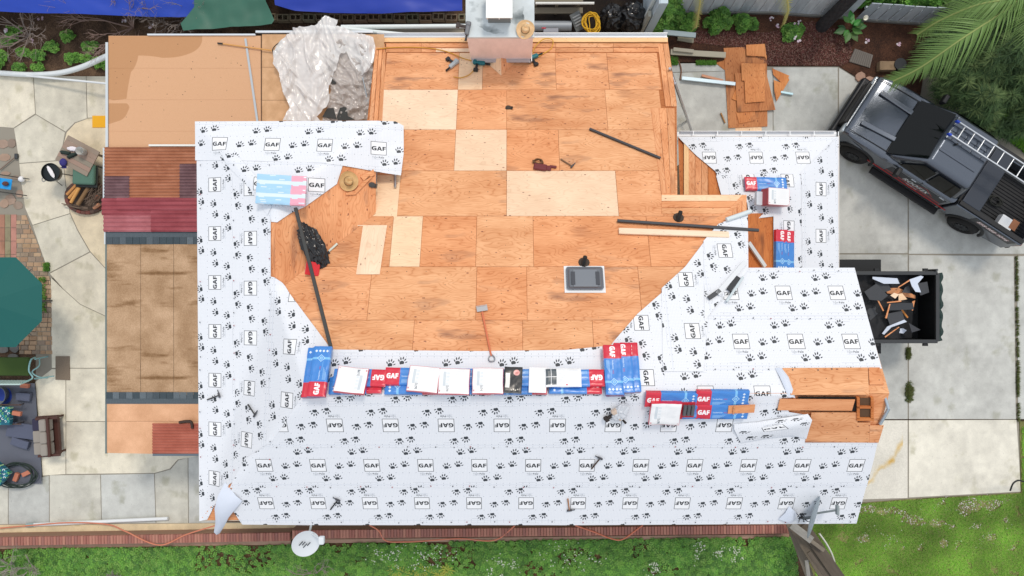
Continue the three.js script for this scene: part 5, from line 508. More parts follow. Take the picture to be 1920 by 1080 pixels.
  const bw = thing('block_wall', 'low grey hollow block wall under the blue tarp', 'wall'); for (let i = 0; i < 16; i++) { const p = G(512 + i * 24, 39), g = join([box(0.34, 0.19, 0.03, 0, 0.095, -0.08), box(0.34, 0.19, 0.03, 0, 0.095, 0.08), box(0.03, 0.19, 0.14, -0.155, 0.095, 0), box(0.03, 0.19, 0.14, 0, 0.095, 0), box(0.03, 0.19, 0.14, 0.155, 0.095, 0)]); const m = mesh('block', g, std([140 + rr(-12, 12), 128, 106], 0.9), bw); m.position.set(p.x, 0.1, p.z + rr(-.02, .02)); m.rotation.y = rr(-.04, .04); }
  const lg = struct('path', slabPx(flat(0.0), rectPx(700, 46, 870, 70), 0, 0.03), conc([190, 184, 170]), 'grey concrete strip behind the north eave');
  // tarps
  const tarp = (name, px, hf, c, l, s) => { const t2 = thing(name, l, 'tarp'); const poly = px.map(p => { const q = G(p[0], p[1], 0.9); return [q.x, q.z]; }); mesh('sheet', drape(poly, hf, 0.09, (x, z) => [x, z]), std(c, 0.45), t2); };
  tarp('tarp', [[-300, -180], [372, -180], [372, 34], [340, 37], [270, 36], [190, 33], [100, 30], [0, 26], [-300, 20]], (x, z) => 1.0 + 0.25 * Math.min(1, (-7.0 - z) * 0.8) + 0.07 * nz(x * 0.6, z * 2.2) + 0.03 * nz(x * 2, z * 5) - 0.5 * Math.max(0, z + 7.25), [18, 62, 172], 'bright blue tarp behind the bare shrubs'); tarp('tarp', [[505, -180], [868, -180], [868, 27], [800, 30], [720, 33], [640, 31], [560, 28], [523, 18]], (x, z) => 1.1 + 0.25 * Math.min(1, (-7.1 - z) * 0.8) + 0.08 * nz(x * 0.5, z * 2.4, 5) + 0.03 * nz(x * 2, z * 6) - 0.4 * Math.max(0, z + 7.3), [16, 54, 166], 'bright blue tarp hanging over the block wall'); tarp('tarp', [[376, -180], [512, -180], [505, 10], [520, 44], [516, 52], [440, 57], [352, 64], [346, 50], [372, 20]], (x, z) => 1.15 + 0.15 * nz(x * 0.9, z * 1.3, 9) + 0.05 * nz(x * 3, z * 3) - 0.5 * Math.max(0, z + 6.95), [52, 104, 86], 'green tarp between the two blue tarps');
}
// crumpled clear plastic on the patio cover
{ const film2 = phys([240, 238, 236], 0.3, 0, { transmission: 0.25, thickness: 0, clearcoat: 0.6 }), P = a => a.map(p => { const q = pF.pix(p[0], p[1]); return [q.x, q.z]; }), rg = (x, z, f, s) => 1 - 2 * Math.abs(nz(x * f, z * f, s));
  const folds = (x0, x1, z0, z1, n, sp) => { const L = []; for (let i = 0; i < n; i++) { const x = rr(x0, x1), z = rr(z0, z1), a = 1.57 + rr(-sp, sp), l = rr(.25, 1.1); L.push([x, z, Math.cos(a), Math.sin(a), l, rr(.02, .075) * (1.3 - l * .4), rr(.016, .05), R() * 9]); } return (x, z) => { let h = 0; for (const [fx, fz, c, s, l, A, w, ph] of L) { const u = (x - fx) * c + (z - fz) * s; if (u < -l / 2 || u > l / 2) continue; const v = -(x - fx) * s + (z - fz) * c + 0.06 * Math.sin(u * 5 + ph); if (Math.abs(v) > w * 3) continue; h += A * Math.exp(-v * v / (w * w)) * Math.cos(u / l * 3.1); } return h; }; };
  const t = thing('plastic_sheet', 'crumpled translucent plastic sheeting heaped on the patio cover', 'plastic sheet'); const q0 = pF.pix(515, 35), q1 = pF.pix(706, 230), fo = folds(q0.x, q1.x, q0.z, q1.z, 190, .75);
  const hfun = (x, z) => pcH + 0.07 + 0.3 * Math.max(0, fbm(x * 0.9, z * 0.6, 3, 2) + 0.3) + fo(x, z) + 0.012 * rg(x, z, 7, 5);
  mesh('heap', drape(P([[596, 52], [612, 33], [638, 44], [634, 55], [650, 58], [668, 66], [702, 74], [706, 92], [703, 120], [690, 142], [680, 145], [660, 118], [652, 100], [640, 108], [634, 130], [630, 140], [620, 170], [622, 190], [617, 205], [598, 222], [605, 230], [535, 230], [548, 205], [534, 172], [529, 142], [518, 125], [517, 105], [532, 80], [560, 58]]), hfun, 0.026, (x, z) => [x, z]), film2, t);
  const w = thing('plastic_sheet', 'wrinkled grey wet plastic spread beside the bare decking', 'plastic sheet'), f2 = folds(q0.x + 1.2, q1.x, q0.z, q1.z, 260, 1.5); mesh('sheet', drape(P([[622, 96], [650, 70], [690, 80], [702, 130], [690, 226], [606, 228], [616, 205], [622, 170]]), (x, z) => pcH + 0.05 + 0.6 * f2(x, z) + 0.03 * rg(x, z, 3, 6), 0.024, (x, z) => [x, z]), phys([206, 198, 192], 0.28, 0, { transmission: 0.3, thickness: 0, clearcoat: 0.6 }), w);
  const k = thing('felt_scrap', 'torn black felt scraps at the edge of the plastic sheeting', 'debris'); for (const p of [[[607, 222], [616, 206], [628, 205], [634, 226]], [[634, 222], [640, 205], [652, 202], [655, 220], [668, 227], [636, 228]], [[623, 150], [630, 148], [633, 160], [624, 160]]]) mesh('scrap', slabPx(pF, p, 0.14, 0.01), std([48, 48, 46], 0.6), k);
  const r = thing('rake', 'garden rake with yellow handle lying on the roll roofing', 'rake'); mesh('handle', rod(pF.pix(410, 81, .05), pF.pix(512, 95, .06), 0.015, 8), std([216, 160, 90], 0.7), r); mesh('grip', rod(pF.pix(408, 81, .05), pF.pix(418, 82, .05), 0.02, 8), std([40, 40, 40], 0.7), r); mesh('head', rod(pF.pix(514, 103, .06), pF.pix(529, 76, .1), 0.035, 8), std([60, 76, 72], 0.6), r); mesh('brace', tube([pF.pix(529, 76, .08), pF.pix(514, 88, .08), pF.pix(511, 95, .08), pF.pix(516, 105, .08)], 0.012, 20, 5), std([50, 56, 54], 0.6), r);
  for (const [a, b, l] of [[[680, 145], [691, 195], 'thin metal rod stuck in the plastic sheeting']]) { const q = thing('metal_rod', l, 'rod'); mesh('rod', rod(pF.pix(...a, 0.2), pF.pix(...b, 0.1), 0.014, 8), metal([190, 200, 206], 0.4), q); }
  const wp = thing('white_board', 'white painted board at the seam of the corrugated panels', 'board'); mesh('board', slabPx(pF, rectPx(281, 271.5, 370, 275), 0.06, 0.03), std([232, 232, 226], 0.7), wp); }
// ---------- west patio furniture ----------
{ const at = (t, x, y, a = 0) => { const p = G(x, y); t.position.copy(p); t.rotation.y = -a * Math.PI / 180; return t; };
  const um = at(thing('patio_umbrella', 'dark teal patio umbrella over the pavers', 'umbrella'), 0, 0); const uc = G(-20, 567, 2.35); um.position.set(uc.x, 0, uc.z); { const g = new THREE.ConeGeometry(1.25, 0.42, 8, 6, true), P = g.attributes.position; for (let i = 0; i < P.count; i++) { const r = Math.hypot(P.getX(i), P.getZ(i)) / 1.25, a = Math.atan2(P.getZ(i), P.getX(i)); P.setY(i, P.getY(i) - 0.06 * r * (1 - r)); } g.rotateY(0.39); const u = g.toNonIndexed(); u.computeVertexNormals(); mesh('canopy', u.translate(0, 2.3, 0), std([14, 92, 88], 0.75), um); mesh('pole', cyl(0.025, 0.025, 2.3, 10).translate(0, 1.15, 0), std([60, 60, 60], 0.5), um); for (let k = 0; k < 8; k++) { const a = k * Math.PI / 4 + 0.0; mesh('rib', rod(V(0, 2.4, 0), V(Math.cos(a) * 1.2, 2.04, Math.sin(a) * 1.2), 0.01, 5), std([50, 56, 56], 0.5), um); } }
  const be = at(thing('garden_bench', 'pale teal cast-metal bench with a moss green cushion', 'bench'), 44, 690); const mt = std([150, 196, 198], 0.5, 0.2); mesh('cushion', box(1.14, 0.1, 0.52, -0.05, 0.48, -0.1, 0.04), std([60, 82, 34], 0.95), be); mesh('backrest', box(1.25, 0.36, 0.04, -0.1, 0.72, 0.22, 0.01).rotateX(0.15), std([186, 210, 206], 0.6), be); for (let k = 0; k < 14; k++) mesh('slat', box(0.015, 0.34, 0.05, -0.65 + k * 0.085, 0.72, 0.22).rotateX(0.15), std([120, 150, 150], 0.6), be); for (const s of [-1, 1]) { mesh('arm', tube([[s * 0.62, 0.4, -0.35], [s * 0.68, 0.66, -0.3], [s * 0.64, 0.68, 0], [s * 0.7, 0.62, 0.2], [s * 0.62, 0.9, 0.3]], 0.022, 24, 6), mt, be); mesh('scroll', tube([[s * 0.6, 0.2, -0.3], [s * 0.72, 0.4, -0.1], [s * 0.6, 0.5, 0.05], [s * 0.76, 0.45, 0.2], [s * 0.95, 0.1, 0.22]], 0.018, 24, 6), mt, be); for (const z of [-0.3, 0.25]) mesh('leg', rod(V(s * 0.62, 0.42, z), V(s * 0.7, 0, z * 1.1), 0.022, 6), mt, be); }
  const mat1 = thing('doormat', 'brown woven doormat on the pale terrace', 'mat'); mesh('mat', slabPx(flat(0.02), [[104, 668], [130, 668], [131, 713], [104, 712]], 0, 0.016), std([134, 122, 108], 0.95, 0, { map: grit([235, 230, 225], 40, 60, 7, 0.5) }), mat1);
  const ym = thing('doormat', 'yellow rubber mat at the edge of the patio cover', 'mat'); mesh('mat', slabPx(flat(0.02), rectPx(173, 217, 206, 239), 0, 0.016), std([236, 172, 20], 0.7), ym);
  const so = at(thing('outdoor_sofa', 'grey cushioned outdoor sofa with dark wood frame and one navy cushion', 'sofa'), 104, 812, -4); { const wd = std([74, 42, 34], 0.6), cu = std([148, 142, 134], 0.95), nv = std([52, 50, 72], 0.95); mesh('frame', box(0.62, 0.1, 1.1, -0.02, 0.25, 0, 0.01), wd, so); for (const z of [-0.52, 0.52]) mesh('arm', box(0.62, 0.06, 0.07, 0.16, 0.55, z, 0.01), wd, so); mesh('back_rail', box(0.07, 0.08, 1.1, 0.22, 0.62, 0, 0.01), wd, so); for (let k = 0; k < 3; k++) mesh('seat_cushion', box(0.34, 0.14, 0.34, -0.18, 0.38, -0.34 + k * 0.34, 0.04), k ? cu : nv, so); for (let k = 0; k < 3; k++) mesh('back_cushion', box(0.2, 0.36, 0.34, 0.1, 0.52, -0.34 + k * 0.34, 0.05), cu, so); for (const [x, z] of [[-.3, -.5], [-.3, .5], [.25, -.5], [.25, .5]]) mesh('leg', box(0.05, 0.25, 0.05, x, 0.12, z), wd, so); }
  // grey-blue tarp area with cushions
  { const t = thing('ground_tarp', 'grey-blue tarp spread beneath the cushions on the terrace edge', 'tarp'); const poly = [[-120, 715], [68, 718], [74, 790], [82, 905], [-120, 912]].map(p => { const q = G(...p); return [q.x, q.z]; }); mesh('sheet', drape(poly, (x, z) => 0.05 + 0.05 * Math.max(0, nz(x * 1.2, z * 1.5)) + 0.03 * Math.abs(nz(x * 3, z * 4)), 0.06, (x, z) => [x, z]), std([92, 96, 108], 0.75), t);
    const pat = ctex(256, 256, (c, w, h) => { c.fillStyle = '#1d5f74'; c.fillRect(0, 0, w, h); for (let i = 0; i < 46; i++) { c.strokeStyle = ['#e9f4ee', '#3fb0a8', '#7fc24a', '#123a5c'][i % 4]; c.lineWidth = 7; c.beginPath(); const x = (i % 7) * 38 + 12, y = (i / 7 | 0) * 38 + 14; c.arc(x, y, 13, 0.4 * i, 0.4 * i + 4.6); c.stroke(); } }), pm = std([255, 255, 255], 0.9, 0, { map: pat });
    const cush = (x, y, a, l, h) => { const k = at(thing('patterned_cushion', l, 'cushion'), x, y, a); const g = pack(0.52, 0.14, 0.5); mesh('cushion', g.translate(0, h, 0), pm, k); };
    const chair = (x, y, a, l) => { const k = at(thing('folding_chair', l, 'chair'), x, y, a); for (const s of [-1, 1]) mesh('side_rail', rod(V(-0.75, 0.3, s * 0.28), V(0.5, 0.36, s * 0.27), 0.016, 6), std([92, 70, 60], 0.6), k); for (let i = 0; i < 6; i++) mesh('slat', box(0.34, 0.015, 0.05, -0.5, 0.33, -0.22 + i * 0.088), std([60, 62, 84], 0.8), k); for (const [lx, lz] of [[-.6, -.26], [-.6, .26], [.35, -.26], [.35, .26]]) mesh('leg', rod(V(lx, 0.32, lz), V(lx * 1.05, 0.03, lz), 0.014, 6), std([70, 64, 62], 0.6), k); };
    chair(24, 773, 0, 'low folding chair carrying the upper patterned cushion'); cush(24, 774, 2, 'teal swirl patterned cushion on the folding chair', 0.34); cush(14, 882, 40, 'teal swirl patterned cushion turned askew among the hoses', 0.28);
    const gr = std([86, 92, 112], 0.9); for (const [x, y, w, d, a, l] of [[50, 805, 0.85, 0.42, 8, 'folded grey-blue fabric pad on the tarp, larger one'], [46, 828, 0.5, 0.22, 18, 'folded grey-blue fabric pad below the larger one'], [52, 742, 0.4, 0.22, 4, 'dark grey pad beside the round pot']]) { const k = at(thing('fabric_pad', l, 'pad'), x, y, a); mesh('pad', pack(w, 0.1, d).translate(0, 0.12, 0), gr, k); }
    for (const [x, y, a, l] of [[52, 770, 10, 'terracotta brick on the upper cushion chair'], [37, 892, -70, 'terracotta brick inside the hose coil, darker'], [56, 885, -25, 'terracotta brick inside the hose coil, lying askew'], [53, 722, 5, 'reddish brick at the tarp corner']]) { const k = at(thing('brick', l, 'brick'), x, y, a); mesh('block', box(0.24, 0.09, 0.12, 0, y > 760 && y < 780 ? 0.42 : 0.13, 0, 0.01), std([186, 116, 92], 0.9), k); }
    const hs = thing('garden_hose', 'dark green hoses looped over the tarp', 'hose'), hp = [], o = G(40, 888); for (let i = 0; i < 70; i++) { const a = i * 0.42; hp.push([o.x + Math.cos(a) * (0.5 + 0.1 * Math.sin(i * .31)), 0.13 + 0.0015 * i, o.z + Math.sin(a) * (0.32 + 0.05 * Math.sin(i * .5))]); } mesh('hose', tube(hp, 0.017, 400, 6), std([34, 50, 44], 0.6), hs);
    const po = at(thing('round_pot', 'wide grey round pot with blue base beside the bench', 'pot'), 8, 738); { const pr = [[.001, .02], [.2, .02], [.26, .3], [.3, .34], [.27, .34], [.2, .08], [.001, .06]].map(a => new THREE.Vector2(...a)); mesh('pot', new THREE.LatheGeometry(pr, 30), std([116, 124, 130], 0.5), po); mesh('base', cyl(0.22, 0.24, 0.03, 24).translate(0.04, 0.07, 0.05), std([30, 60, 150], 0.6), po); } }
  // grill, table, chair, fire ring
  { const gl = at(thing('kettle_grill', 'open black kettle grill with a white cloth inside', 'grill'), 126, 331); const pr = [[.001, .42], [.14, .45], [.23, .55], [.26, .72], [.25, .72], [.2, .56], [.001, .5]].map(a => new THREE.Vector2(...a)); mesh('bowl', new THREE.LatheGeometry(pr, 34), phys([24, 28, 28], 0.25, 0, { clearcoat: 0.8 }), gl); mesh('grate', cyl(0.235, 0.235, 0.012, 30).translate(0, 0.66, 0), std([34, 40, 42], 0.5, 0.5), gl); for (let k = 0; k < 3; k++) { const a = k * 2.1; mesh('leg', rod(V(Math.cos(a) * .15, .5, Math.sin(a) * .15), V(Math.cos(a) * .3, 0, Math.sin(a) * .3), 0.014, 6), metal([150, 150, 150], .4), gl); } mesh('handle', tube([[-.24, .6, .1], [-.31, .6, .16], [-.28, .6, .24], [-.2, .6, .2]], 0.012, 16, 6), metal([150, 152, 152], .4), gl); const cl = at(thing('white_cloth', 'crumpled white cloth lying in the grill', 'cloth'), 126, 330, 60); cl.position.y = 0.68; mesh('cloth', lump(0.17, 0.02, 0.05, 0.3, 2, 3), std([236, 232, 234], 0.8), cl);
    const tb = at(thing('wooden_table', 'weathered wooden table cluttered with shoes beside the grill', 'table'), 168, 300, 28); for (let k = 0; k < 6; k++) mesh('plank', box(1.0, 0.03, 0.125, 0, 0.55, -0.34 + k * 0.13), std([150 + rr(-10, 10), 134, 120], 0.9), tb); for (const [x, z] of [[-.45, -.3], [.45, -.3], [-.45, .3], [.45, .3]]) mesh('leg', box(0.06, 0.54, 0.06, x, 0.27, z), std([120, 106, 92], 0.9), tb);
    for (const [x, y, a, l] of [[148, 294, 10, 'dark green shoe on the wooden table, first'], [160, 299, -25, 'dark green shoe on the wooden table, second']]) { const s = at(thing('shoe', l, 'shoe'), x, y, a); s.position.y = 0.57; mesh('upper', lump(0.14, 0.05, 0.05, 0.12, 1.5, 3), std([34, 50, 44], 0.8), s); mesh('sole', box(0.27, 0.02, 0.1, 0, 0.01, 0, 0.008), std([24, 26, 26], 0.8), s); } { const s = at(thing('cap', 'navy blue cap on the table edge', 'cap'), 145, 312); s.position.y = 0.57; mesh('crown', lump(0.1, 0.06, 0.11, 0.06, 1, 3), std([52, 48, 120], 0.8), s); mesh('brim', box(0.14, 0.01, 0.08, 0, 0.01, 0.12, 0.004), std([46, 42, 110], 0.8), s); } { const s = at(thing('white_bucket', 'white bucket standing on the table', 'bucket'), 182, 293); const pr2 = [[.001, .02], [.09, .02], [.11, .24], [.1, .24], [.08, .04]].map(a => new THREE.Vector2(...a)); mesh('bucket', new THREE.LatheGeometry(pr2, 24).translate(0, 0.57, 0), std([222, 222, 218], 0.5), s); } { const s = at(thing('paper_bag', 'white and pink paper bag on the table', 'bag'), 161, 287, 5); s.position.y = 0.57; mesh('bag', lump(0.14, 0.04, 0.06, 0.2, 2, 3), std([232, 226, 230], 0.8), s); }
    const ac = at(thing('cushioned_chair', 'chair with a thick sage green cushion beside the patio cover', 'chair'), 177, 332, 2); mesh('cushion', box(0.62, 0.14, 0.58, 0, 0.46, 0, 0.06), std([92, 128, 112], 0.95, 0, { map: grit([240, 240, 240], 20, 30, 2, 0.4) }), ac); mesh('seat_frame', box(0.6, 0.06, 0.62, 0.02, 0.36, 0.04, 0.01), std([42, 46, 44], 0.6), ac); for (const [x, z] of [[-.26, -.26], [.28, -.26], [-.26, .3], [.28, .3]]) mesh('leg', box(0.04, 0.36, 0.04, x, 0.18, z), std([42, 46, 44], 0.6), ac);
    const fr = at(thing('fire_ring', 'round ring of dark brick pieces holding firewood', 'fire ring'), 165, 370); for (let k = 0; k < 26; k++) { const a = k / 26 * 6.283, b = box(0.13, 0.14, 0.1, 0, 0.07, 0, 0.02); const m = mesh('brick', b, std([104 + rr(-20, 20), 70, 62], 0.9), fr); m.position.set(Math.cos(a) * 0.55, 0, Math.sin(a) * 0.45); m.rotation.y = -a + 1.57; } mesh('ash', cyl(0.5, 0.5, 0.04, 24).scale(1, 1, 0.8).translate(0, 0.04, 0), std([86, 72, 62], 0.95), fr);
    const log = (x, y, x2, y2, r, c, h, l, g) => { const s = thing('firewood', l, 'firewood', g); mesh('log', rod(G(x, y, h), G(x2, y2, h + 0.04), r, 7), std(c, 0.9), s); }; log(126, 365, 146, 344, 0.045, [196, 140, 84], 0.22, 'tan split log at the grill side of the fire ring, first', 'firewood in the ring'); log(130, 372, 150, 349, 0.05, [206, 150, 86], 0.26, 'tan split log beside the first one', 'firewood in the ring'); log(133, 380, 149, 352, 0.045, [216, 160, 92], 0.3, 'brightest tan split log on top', 'firewood in the ring'); log(146, 384, 166, 352, 0.06, [136, 106, 74], 0.22, 'thick brown log across the fire ring', 'firewood in the ring'); log(176, 390, 186, 383, 0.05, [198, 140, 108], 0.2, 'short pinkish log at the ring south side', 'firewood in the ring'); log(178, 374, 184, 368, 0.05, [176, 104, 76], 0.22, 'short reddish log by the cushioned chair', 'firewood in the ring');
    const tw = thing('twig_pile', 'tangle of thin dry twigs in the fire ring', 'twigs'), tg = []; for (let k = 0; k < 46; k++) { const a = G(165 + rr(-8, 22), 372 + rr(-16, 18), 0.2 + R() * .16); const an = -0.9 + rr(-.6, .6), L = rr(.15, .5); tg.push(rod(a, V(a.x + Math.cos(an) * L, a.y + rr(-.03, .06), a.z - Math.sin(an) * -L), 0.008, 5)); } for (let k = 0; k < 7; k++) tg.push(tube([G(120 + rr(-6, 6), 383 + rr(-4, 4), .12), G(138, 386 + rr(-3, 3), .2), G(165, 392 + rr(-3, 5), .2)], 0.007, 10, 5)); mesh('twigs', join(tg), std([116, 98, 84], 0.9), tw); tw.children[0].userData.kind = 'stuff'; }
  { const ch = at(thing('plastic_chair', 'bright blue lounge chair with thin dark legs', 'chair'), 20, 347, 8); mesh('seat', box(0.5, 0.03, 0.3, 0, 0.3, 0, 0.012), phys([20, 150, 222], 0.35, 0), ch); mesh('back', box(0.2, 0.03, 0.28, -0.3, 0.36, 0, 0.012).rotateZ(-0.2), phys([20, 150, 222], 0.35, 0), ch); for (const s of [-1, 1]) mesh('leg', rod(V(-0.3, 0.3, s * 0.24), V(0.58, 0.1, s * 0.24), 0.014, 6), std([60, 58, 52], 0.6), ch); const ob = at(thing('toy_ball', 'small brown object on the blue chair', 'object'), 28, 348); ob.position.y = 0.33; mesh('ball', lump(0.08, 0.05, 0.06, 0.2, 2, 3), std([90, 48, 44], 0.5), ob); const wb = at(thing('white_ball', 'white ball beside the blue chair', 'ball'), 45, 337); mesh('ball', new THREE.SphereGeometry(0.085, 24, 16).translate(0, 0.1, 0), std([236, 236, 238], 0.4), wb); const hm = thing('sledgehammer', 'long-handled hammer lying on the patio', 'hammer'); mesh('handle', rod(G(0, 318, .04), G(30, 293, .05), 0.016, 8), std([130, 112, 100], 0.7), hm); const hp = G(31, 293, .05); mesh('head', box(0.09, 0.07, 0.15, hp.x, hp.y, hp.z, 0.015).translate(0, 0, 0), metal([80, 82, 84], 0.4), hm); }
  // pipes in the north-west bed
  const wp = thing('drain_pipe', 'thick white curved pipe along the soil bed', 'pipe'); mesh('pipe', tube([G(-60, 134, .1), G(0, 137, .12), G(60, 140, .15), G(110, 137, .2), G(150, 127, .35), G(203, 104, .7)], 0.075, 60, 12), std([222, 228, 230], 0.4), wp); const tp = thing('thin_pipe', 'thin white pipe crossing below the thick pipe', 'pipe'); mesh('pipe', rod(G(50, 142, .2), G(204, 157, .5), 0.03, 10), std([228, 232, 234], 0.4), tp);
  const fp = thing('fallen_pipe', 'long white pipe lying on the slabs at the garden wall', 'pipe'); mesh('pipe', rod(G(62, 984, .06), G(315, 972, .08), 0.05, 12), std([226, 230, 232], 0.4), fp); mesh('fitting', rod(G(50, 985, .06), G(64, 984, .06), 0.06, 12), std([150, 170, 170], 0.4), fp);
  const oh = thing('orange_hose', 'salmon orange hose sagging along the brick wall cap', 'hose'); mesh('hose', tube([G(-40, 994, .1), G(60, 985, .12), G(130, 980, .14), G(205, 984, .15), G(235, 996, .4), G(300, 1022, .42), G(350, 1002, .4), G(405, 985, .4)], 0.02, 90, 7), std([206, 128, 100], 0.6), oh); const oh2 = thing('orange_hose', 'salmon orange hose looping past the satellite dish wall', 'hose'); mesh('hose', tube([G(692, 984, .5), G(710, 995, .45), G(722, 1013, .42), G(760, 1016, .42), G(860, 1010, .42), G(930, 1012, .42), G(965, 986, .45)], 0.02, 70, 7), std([212, 130, 104], 0.6), oh2); const oh3 = thing('orange_hose', 'salmon orange hose dipping over the middle of the brick wall', 'hose'); mesh('hose', tube([G(1078, 985, .48), G(1110, 996, .46), G(1150, 1011, .46), G(1165, 1012, .46), G(1205, 985, .46)], 0.02, 40, 7), std([214, 124, 96], 0.6), oh3);
  const bl = thing('wheelbarrow', 'black curved wheelbarrow handles at the driveway edge', 'wheelbarrow'); mesh('handle', tube([G(1894, 920, .6), G(1900, 906, .7), G(1908, 901, .7), G(1920, 903, .65), G(1950, 910, .5)], 0.022, 24, 7), std([26, 30, 30], 0.5), bl); mesh('tray', box(0.6, 0.3, 0.5, G(1944, 916).x, 0.45, G(1944, 916).z, 0.05), std([24, 30, 28], 0.5), bl);
  // broken fence at the south-east corner
  const bf = thing('broken_fence', 'collapsed grey plank fence below the south-east eave', 'fence'); const gw = [[112, 104, 92], [132, 124, 112], [96, 88, 78], [150, 150, 146]].map(c => std(c, 0.9, 0, { map: grit([235, 232, 228], 40, 5, 8, 1.2) })); for (const [a, b, w, h, m] of [[[1490, 985], [1560, 1100], 0.34, 1.2, 0], [[1505, 985], [1585, 1100], 0.3, 1.3, 2], [[1480, 978], [1525, 1100], 0.22, 0.9, 1], [[1484, 984], [1522, 1013], 0.2, 1.7, 3], [[1518, 1012], [1545, 1032], 0.1, 1.5, 1], [[1516, 1035], [1560, 1095], 0.12, 1.6, 2], [[1512, 1050], [1518, 1100], 0.1, 1.4, 3]]) { const p = G(a[0], a[1], h), q = G(b[0], b[1], h - 0.1), d = q.clone().sub(p), g = box(d.length(), 0.04, w, d.length() / 2, 0, 0, 0.006); g.rotateZ(Math.atan2(d.y, Math.hypot(d.x, d.z))); g.rotateY(-Math.atan2(d.z, d.x)); mesh('plank', g.translate(p.x, p.y, p.z), gw[m], bf); } mesh('edge_wire', tube([G(1536, 1000, 1.2), G(1550, 1020, 1.2), G(1562, 1045, 1.1), G(1572, 1090, 1)], 0.025, 24, 6), std([206, 206, 198], 0.6), bf); }
// ---------- plants ----------
const leafM = (c, tr = 0.25) => phys(c, 0.7, 0, { transmission: 0 });
function inst(name, geo, mat, pts, label, colors) { const m = new THREE.InstancedMesh(geo, mat, pts.length); m.name = numbered(name); m.castShadow = m.receiveShadow = true; const M = new THREE.Matrix4(), q = new THREE.Quaternion(), e = new THREE.Euler(), c = new THREE.Color(); pts.forEach((p, i) => { e.set(p.rx || 0, p.ry || 0, p.rz || 0, 'YXZ'); M.compose(V(p.x, p.y, p.z), q.setFromEuler(e), V(p.s, p.s * (p.sy || 1), p.s)); m.setMatrixAt(i, M); c.copy(p.c || colors[R() * colors.length | 0]); m.setColorAt(i, c); }); m.userData.kind = 'stuff'; m.userData.label = label; scene.add(m); return m; }
const tri3 = (arr) => { const g = new THREE.BufferGeometry(); g.setAttribute('position', new THREE.Float32BufferAttribute(arr, 3)); g.computeVertexNormals(); return g; };
const blade = (() => { const a = []; for (let k = 0; k < 5; k++) { const t = k * 1.26, lx = Math.cos(t) * 0.5, lz = Math.sin(t) * 0.5, px = -Math.sin(t) * 0.1, pz = Math.cos(t) * 0.1; a.push(px, 0, pz, -px, 0, -pz, lx, 0.8, lz); } return tri3(a); })();
const clover = (() => { const a = []; for (let k = 0; k < 6; k++) { const t = k * 1.05 + 0.2, r = 0.55, y = 0.5 + 0.2 * (k % 2), cx = Math.cos(t) * r, cz = Math.sin(t) * r, u = Math.cos(t + 1.57) * 0.3, w = Math.sin(t + 1.57) * 0.3; a.push(cx * 0.25, y - 0.1, cz * 0.25, cx + u, y + 0.05, cz + w, cx * 1.5, y - 0.05, cz * 1.5, cx * 0.25, y - 0.1, cz * 0.25, cx * 1.5, y - 0.05, cz * 1.5, cx - u, y + 0.05, cz - w); } return tri3(a); })();
const G3 = (r, g, b) => new THREE.Color(r, g, b);
const scatter = (poly, n, fn) => { const q = poly.map(p => { const w = G(...p); return [w.x, w.z]; }), xs = q.map(p => p[0]), zs = q.map(p => p[1]), out = [], x0 = Math.min(...xs), x1 = Math.max(...xs), z0 = Math.min(...zs), z1 = Math.max(...zs); let k = 0; while (out.length < n && k++ < n * 6) { const x = rr(x0, x1), z = rr(z0, z1); if (!inside([x, z], q)) continue; const p = fn(x, z); if (p) out.push({ x, z, y: 0, ry: R() * 6.28, ...p }); } return out; };
const greens = [G3(.075, .2, .03), G3(.1, .26, .035), G3(.13, .3, .04), G3(.055, .15, .025), G3(.15, .29, .055)], lawnC = [G3(.2, .42, .045), G3(.25, .48, .06), G3(.15, .35, .04), G3(.3, .46, .09), G3(.32, .38, .12)];
struct('ground_strip', slabPx(flat(0.02), [[-400, 1030], [545, 1020], [1480, 1006], [1515, 1300], [-400, 1300]], 0, 0.06), std([255, 240, 200], 0.95, 0, { map: soilTex }), 'dark soil under the garden groundcover');
inst('groundcover', clover, leafM([255, 255, 255]), scatter([[-60, 1030], [545, 1021], [900, 1014], [1482, 1006], [1510, 1160], [-60, 1160]], 42000, (x, z) => { const d = fbm(x * 0.7, z * 0.7, 2, 3); if (d < -0.16 && R() < 0.8) return null; const br = 1.2 + 0.7 * fbm(x * 1.4, z * 1.4, 8, 3); const c = greens[R() * 5 | 0].clone().multiplyScalar(br); return { s: rr(.045, .09), y: 0.02 + 0.1 * Math.max(0, d) + R() * 0.06, rx: rr(-.3, .3), c }; }), 'clover and leafy groundcover south of the brick wall');
const petal = (() => { const a = []; for (let k = 0; k < 5; k++) { const t = k * 1.257; a.push(0, 0, 0, Math.cos(t - .4), 0.2, Math.sin(t - .4), Math.cos(t + .4), 0.2, Math.sin(t + .4)); } return tri3(a); })();
{ const pts = []; for (const [x, y, rx, ry, n] of [[772, 1038, 62, 18, 260], [945, 1060, 22, 18, 160], [1062, 1032, 40, 18, 60], [1308, 1030, 8, 22, 90], [1367, 1034, 22, 10, 170], [1220, 1062, 10, 10, 60], [1090, 1050, 40, 14, 40], [32, 900, 1, 1, 1]]) for (let i = 0; i < n; i++) { const a = R() * 6.28, r = (R() + R() + R()) * .62, p = G(x + Math.cos(a) * rx * r, y + Math.sin(a) * ry * r); if (nz(p.x * 4, p.z * 4) < -.05) continue; pts.push({ x: p.x, z: p.z, y: 0.16 + R() * .08, ry: R() * 6, s: rr(.012, .022) }); } inst('white_flowers', petal, leafM([255, 255, 255]), pts, 'patches of tiny white flowers in the groundcover', [G3(.75, .76, .68), G3(.6, .64, .5)]); }
